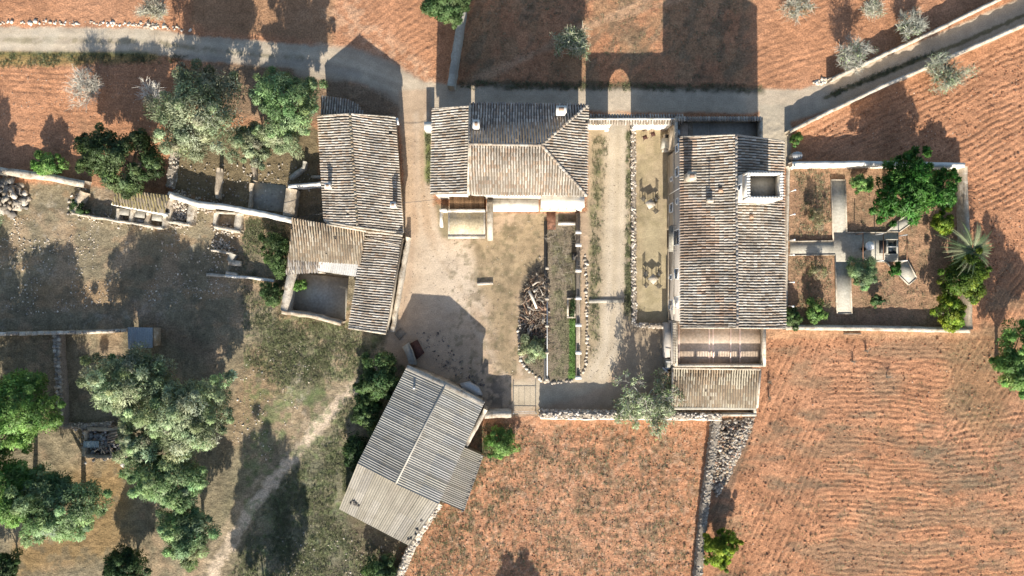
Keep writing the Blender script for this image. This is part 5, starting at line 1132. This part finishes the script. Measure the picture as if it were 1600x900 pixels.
T('bush', 'grey green brush heap at the lower end of the woodpile', 'bush', 831, 543, 18, .7, 'olive', 26, 120, .26, .06, .36, ry=24, trunk=False)
T('bush', 'dark bush behind the rubble wall at the bottom centre', 'bush', 596, 893, 26, 1.4, 'bush', 30, 120, .27, .11, .3, trunk=False)
T('pine_tree', 'green treetop at the top edge over the grey field wall', 'tree', 703, 4, 40, 4.6, 'bush', 75, 140, .28, .12, .24, ry=30)
T('loquat_tree', 'largest dark glossy tree in the walled garden', 'tree', 1412, 300, 52, 3.4, 'vivid', 85, 90, .42, .16, .22, ry=52, hollow=.45)
T('garden_shrub', 'light green round shrub at the upper left of the glossy garden tree', 'shrub', 1348, 291, 17, 1.0, 'bright', 20, 100, .26, .11, .32)
T('garden_shrub', 'dark citrus in the upper right garden corner', 'shrub', 1470, 296, 25, 1.8, 'vivid', 34, 110, .28, .12, .28, ry=32)
T('garden_shrub', 'yellow green citrus above the palm', 'shrub', 1473, 350, 20, 1.7, 'lime', 28, 110, .26, .12, .28)
T('garden_shrub', 'dark citrus just below the palm', 'shrub', 1503, 432, 40, 2.0, 'citrus', 62, 110, .28, .12, .25, ry=34)
T('garden_shrub', 'yellow green citrus in the lower right garden corner', 'shrub', 1486, 488, 25, 1.7, 'lime', 36, 110, .27, .12, .27, ry=28)
T('garden_shrub', 'feathery olive coloured shrub below the white octagonal table', 'shrub', 1347, 424, 24, 1.2, 'olivegreen', 34, 150, .3, .06, .3)
T('garden_shrub', 'smallest round shrub by the diagonal path', 'shrub', 1400, 423, 11, .7, 'vivid', 12, 100, .2, .09, .34)
T('garden_shrub', 'dark clipped ball near the lower end of the garden path', 'shrub', 1369, 469, 11, .6, 'dark', 14, 110, .18, .08, .34)
T('garden_shrub', 'bright shrub near the lower garden wall', 'shrub', 1273, 485, 17, .9, 'bright', 20, 100, .26, .10, .32)
T('garden_shrub', 'dark shrub in the corner between manor and lower garden wall', 'shrub', 1238, 496, 13, 1.0, 'bush', 18, 100, .26, .10, .34, ry=17)
T('garden_shrub', 'thin dry shrub in the upper left garden bed', 'shrub', 1277, 342, 18, .9, 'dry', 16, 45, .26, .06, .4)
T('garden_shrub', 'thin dry shrub in the lower left garden bed', 'shrub', 1278, 424, 15, .8, 'dry', 13, 45, .26, .06, .4)
T('garden_shrub', 'tiny green plant in the upper corner outside the garden wall', 'shrub', 1244, 218, 9, .7, 'bright', 9, 80, .24, .1, .4, trunk=False)
T('evergreen_tree', 'big green tree cut by the right edge', 'tree', 1598, 566, 48, 3.6, 'bright', 85, 130, .3, .12, .24, ry=50)
T('citrus_tree', 'round yellow green tree beside the dividing stone wall', 'tree', 1125, 857, 28, 1.5, 'lime', 50, 130, .25, .11, .24, ry=30)
# trees just outside the frame whose shadows fall in view
T('pine_tree', 'tall tree below the bottom edge, left of the big barn', 'tree', 386, 1035, 58, 5.2, 'bush', 150, 130, .36, .16, .22, rz=4.4)
T('olive_tree', 'olive tree outside the left edge beside the vivid green one', 'tree', -85, 640, 80, 4.4, 'olive', 90, 130, .34, .12, .24)
T('olive_tree', 'olive tree below the bottom edge in the red field', 'tree', 812, 1030, 34, 2.6, 'olive', 45, 120, .32, .12, .26)
T('olive_tree', 'olive tree outside the left edge near the heap of stones', 'tree', -60, 330, 55, 3.0, 'olive', 60, 120, .34, .12, .25)
# palm
pm_ = thing('palm_tree', 'palm with long arching grey green fronds on the garden wall', 'palm', (*W(1519, 391, 2.4), 0))
mb = MB(); mb.tube([(0, 0, -.1), (.02, 0, 1.2), (0, 0, 2.3)], [.28, .24, .26], 9, (.19, .15, .11)); mb.build('trunk', M['bark'], pm_)
for i in range(46):
    a_ = 6.283*i/46*2.618; up_ = .15+.9*rng.random(); L_ = 2.2+1.0*rng.random(); west = .5+.5*math.cos(a_-2.9); L_ *= .68+.5*west
    rach = []; p_ = np.array((0, 0, 2.35)); d_ = np.array((math.cos(a_), math.sin(a_), up_)); d_ /= np.linalg.norm(d_)
    for k in range(9): rach.append(p_.copy()); p_ = p_+d_*L_/8; d_ = d_+np.array((0, 0, -.13)); d_ /= np.linalg.norm(d_)
    mb = MB(); c0 = np.array([(.11, .155, .07), (.14, .185, .085), (.20, .225, .12), (.085, .125, .05), (.24, .25, .14)][i % 5]); mb.tube(rach, np.linspace(.035, .012, 9), 4, c0*1.35)
    R_ = np.array(rach)
    for k in range(28):
        t_ = .15+.85*k/28; f_ = t_*8; j = min(int(f_), 7); q_ = R_[j]*(1-(f_-j))+R_[j+1]*(f_-j); dd = R_[j+1]-R_[j]; dd /= np.linalg.norm(dd); sd_ = np.cross(dd, (0, 0, 1)); sd_ /= np.linalg.norm(sd_)
        for s_ in (-1, 1):
            l_ = .46*math.sin(math.pi*min(1, .25+t_*.78)); e_ = q_+(sd_*s_*.55+dd*.75+np.array((0, 0, .12-.2*rng.random())))*l_; w_ = dd*.022
            mb.add([q_-w_, q_+w_, e_], [(0, 1, 2)], c0*(.8+.4*rng.random()))
    mb.build('frond', M['frond'], pm_)
# bare and half bare trees
BT = bare_tree
BT('bare_tree', 'pale leafless tree with wide twiggy crown left of the shaded strip', 'tree', 128, 132, 34, 3.6, (.46, .43, .36), None, None, 3, 8, 4, 1, 38, 1500)
BT('bare_tree', 'small white branched leafless tree in the shaded strip', 'tree', 227, 138, 23, 5.4, (.66, .62, .54), None, None, 5, 9, 3, 1.15, 24, 700, thick=1.9)
BT('bare_tree', 'twiggy pale tree cut by the top edge at the left', 'tree', 238, 8, 32, 3.4, (.44, .42, .33), ('dry', 400), None, 7, 7, 4, 1, 22, 1300)
BT('bare_tree', 'pale green twiggy tree at the edge of the lit square in the upper field', 'tree', 896, 56, 30, 6.4, (.58, .57, .42), ('olive', 2600), None, 9, 7, 4, 1, 30, 1200)
BT('bare_tree', 'sparse tree cut by the top edge, leftmost above the lane', 'tree', 1258, 6, 30, 3.4, (.42, .41, .33), ('dry', 300), None, 11, 7, 4, 1, 24, 1100)
BT('bare_tree', 'small pale tree cut by the top edge above the lane bend', 'tree', 1368, 2, 26, 3.2, (.42, .41, .33), ('olive', 300), None, 13, 7, 4, 1, 18, 900)
BT('bare_tree', 'grey twiggy tree leaning over the upper lane wall, the leftmost on that wall', 'tree', 1332, 82, 36, 3.4, (.40, .39, .33), ('olive', 400), None, 15, 8, 4, 1, 32, 1500)
BT('bare_tree', 'grey green twiggy tree touching the middle of the upper lane wall', 'tree', 1430, 34, 28, 3.2, (.40, .40, .33), ('olive', 400), None, 17, 7, 4, 1, 26, 1200)
BT('bare_tree', 'grey green twiggy tree growing over the lower lane wall', 'tree', 1483, 112, 36, 3.6, (.36, .37, .28), ('olive', 1100), None, 19, 8, 4, 1, 36, 1500)
BT('fig_tree', 'large spreading grey branched tree beside the tiled shed', 'tree', 1010, 636, 54, 3.6, (.50, .48, .41), ('olive', 5200), None, 21, 10, 4, 1.15, 58, 1500, .28)
for i, (px, py) in enumerate(((1393, 592), (1340, 567), (1205, 600), (1206, 622), (1360, 548))):
    BT('sapling', ('rightmost tiny bare sapling below the walled garden', 'tiny bare sapling left of the others below the walled garden wall', 'tiny bare sapling close beside the corner of the tiled shed', 'tiny bare sapling second from the corner of the tiled shed', 'tiny bare sapling nearest the dark log below the garden wall')[i], 'sapling', px, py, 5, 1.7, (.22, .19, .15), None, 'saplings in the ploughed field', 30+i, 5, 1, 1, None, 25)
# ------------------------------------------------------------------ ground cover
meadow = [(375, 430), (440, 500), (600, 520), (560, 600), (540, 720), (520, 800), (630, 880), (600, 960), (330, 960), (400, 800), (500, 680), (560, 590), (430, 620), (380, 560)]
weeds('meadow_grass', 'short patchy grass and weeds on the rough ground beside the dirt track', [(meadow, 1)], 12000, 'weed', .12, 5, .026, (26, 201, .46)); 
weeds('green_weeds', 'greener weeds growing in patches near the barns', [(meadow, .45), ([(378, 335), (455, 345), (446, 480), (380, 430)], .22), ([(430, 480), (560, 505), (540, 580), (400, 560)], .2), ([(745, 660), (805, 660), (800, 720), (750, 730)], .08), ([(535, 700), (552, 690), (545, 770), (535, 770)], .05)], 7000, 'weed', .13, 6, .024, (22, 205, .5))
weeds('field_weeds', 'small dry weeds dotted over the red field', [([(700, 665), (1095, 660), (1080, 960), (610, 960)], .75), ([(715, -60), (1170, -60), (1170, 130), (720, 130)], .25)], 6500, 'dry', .12, 5, .026, (14, 209, .52))
weeds('dark_weeds', 'darker weeds clumped on the red field', [([(700, 665), (830, 665), (800, 800), (660, 960), (610, 960)], .5), ([(830, 665), (1095, 660), (1080, 960), (800, 960)], .35), ([(1120, 780), (1500, 530), (1600, 700), (1600, 960), (1110, 960)], .35)], 3600, 'weed', .13, 5, .024, (12, 211, .56))
weeds('verge_grass', 'dry verge grass along the lane and driveway', [([(-60, 82), (300, 84), (280, 100), (-60, 110)], .25), ([(720, 126), (1190, 130), (1190, 146), (720, 140)], .25), ([(978, 205), (990, 205), (990, 500), (975, 500)], .25), ([(925, 210), (950, 215), (935, 560), (918, 560)], .2), ([(1280, 150), (1460, 76), (1462, 84), (1290, 158)], .1), ([(665, 205), (673, 205), (674, 290), (666, 290)], .06)], 5500, 'weed', .11, 5, .024, (10, 215, .5))
weeds('bed_grass', 'bright green strip of grass inside the right edge of the kitchen bed', [([(891, 500), (900, 500), (899, 590), (890, 590)], 1)], 1500, 'bright', .12, 6, .03)
weeds('bed_weeds', 'mixed weeds in the kitchen bed', [([(862, 360), (900, 360), (900, 590), (862, 590)], .6), ([(815, 515), (850, 515), (850, 585), (825, 570)], .4)], 900, 'dry', .12, 6, .022, (8, 217, .48))
weeds('garden_weeds', 'sparse dry weeds in the walled garden beds', [([(1240, 265), (1298, 265), (1300, 370), (1240, 372)], .5), ([(1240, 402), (1300, 402), (1300, 500), (1240, 500)], .4), ([(1330, 265), (1480, 265), (1480, 500), (1340, 500)], .5)], 1500, 'dry', .12, 5, .026, (16, 219, .5))
def pebbles(name, label, polys, n, size, pal_, tone=1.0, cl=None):
    out = []
    for poly, w_ in polys:
        pp = np.array(poly, float); lo, hi = pp.min(0), pp.max(0); got = 0; it = 0
        while got < n*w_ and it < 50:
            it += 1; p_ = lo+(hi-lo)*rng.random((3000, 2)); ok = sd_poly(p_[:, 0], p_[:, 1], [tuple(a_) for a_ in poly]) < 0
            if cl: ok &= fbm(p_[:, 0]/cl[0], p_[:, 1]/cl[0], cl[1]) > cl[2]
            p_ = p_[ok][:int(n*w_)-got]; got += len(p_); out.append(p_)
    P = np.concatenate(out); gxi = np.clip(((P[:, 0]-gx[0])/STEP).round().astype(int), 0, nx-1); gyi = np.clip(((P[:, 1]-gy[0])/STEP).round().astype(int), 0, ny-1)
    mb = MB(); rocks(mb, np.stack([(P[:, 0]-800)*GS, (450-P[:, 1])*GS, H[gyi, gxi]+.01], 1), size*(.4+1.1*rng.random(len(P))**2), pal_, cube=True, tone=tone)
    tag(mb.build(name, M['stone']), label, 'stones', kind='stuff')
pebbles('loose_stones', 'loose pale stones scattered over the rough yard on the left', [([(0, 340), (330, 340), (380, 430), (330, 480), (210, 470), (0, 500)], .7), ([(380, 520), (520, 540), (420, 720), (360, 700)], .15), ([(450, 800), (620, 860), (600, 960), (400, 960)], .15)], 1500, .06, STONE_PAL*1.4, 1, (24, 231, .5))
pebbles('field_stones', 'small pale stones in the red fields', [([(640, 670), (1095, 660), (1080, 960), (610, 960)], .4), ([(1120, 650), (1600, 530), (1600, 960), (1110, 960)], .3), ([(1250, 200), (1600, 60), (1600, 400), (1530, 500), (1510, 250)], .15), ([(0, 100), (260, 100), (230, 230), (0, 230)], .15)], 2600, .04, np.array([(.45, .33, .24), (.5, .38, .28), (.38, .26, .18)]))
pebbles('soil_clods', 'clods of red soil in the ploughed fields', [([(1185, 530), (1600, 530), (1600, 960), (1110, 960)], .5), ([(1250, 215), (1600, 60), (1600, 400), (1530, 500), (1510, 250)], .25), ([(640, 670), (1095, 660), (1080, 960), (610, 960)], .25)], 9000, .06, np.array([(.30, .14, .075), (.36, .18, .10), (.26, .12, .065)]))
pebbles('lane_stones', 'row of pale stones along the upper edge of the lane', [([(0, 33), (70, 33), (160, 34), (230, 34), (300, 46), (298, 50), (200, 40), (70, 38), (0, 38)], .7), ([(1270, 128), (1300, 120), (1302, 125), (1275, 133)], .3)], 220, .13, STONE_PAL*1.6)
pebbles('court_gravel', 'small stones and crumbs strewn over the courtyard and driveway', [([(632, 210), (672, 210), (690, 380), (850, 330), (850, 420), (805, 600), (740, 600), (620, 520)], .65), ([(920, 210), (985, 210), (980, 590), (920, 600)], .35)], 2600, .028, np.array([(.45, .37, .28), (.28, .22, .16), (.18, .14, .10), (.5, .43, .34)]), 1, (9, 241, .42))
pebbles('court_litter', 'dark stones and litter on the shaded courtyard dirt', [([(650, 520), (690, 515), (720, 560), (760, 600), (745, 610), (690, 580)], .6), ([(840, 400), (852, 400), (850, 470), (815, 470)], .4)], 160, .09, np.array([(.12, .10, .09), (.2, .17, .14)]))
# ------------------------------------------------------------------ put every origin at its thing's base
from mathutils import Matrix, Vector
bpy.context.view_layer.update()
def subtree(o):
    r = [o]
    for c_ in o.children: r += subtree(c_)
    return r
for o in list(SC.objects):
    if o.parent is not None or o.type in ('CAMERA', 'LIGHT') or o.get('kind') == 'structure' or tuple(o.location) != (0, 0, 0): continue
    ms = [m_ for m_ in subtree(o) if m_.type == 'MESH']
    if not ms: continue
    P = np.concatenate([np.array([v.co[:] for v in m_.bound_box_pts]) if False else np.array([c_[:] for c_ in m_.bound_box]) for m_ in ms])
    c_ = (P.min(0)+P.max(0))/2; b_ = Vector((c_[0], c_[1], max(P[:, 2].min(), 0)))
    done = set()
    for m_ in ms:
        if m_.data.name in done: continue
        done.add(m_.data.name); m_.data.transform(Matrix.Translation(-b_))
    o.location = b_
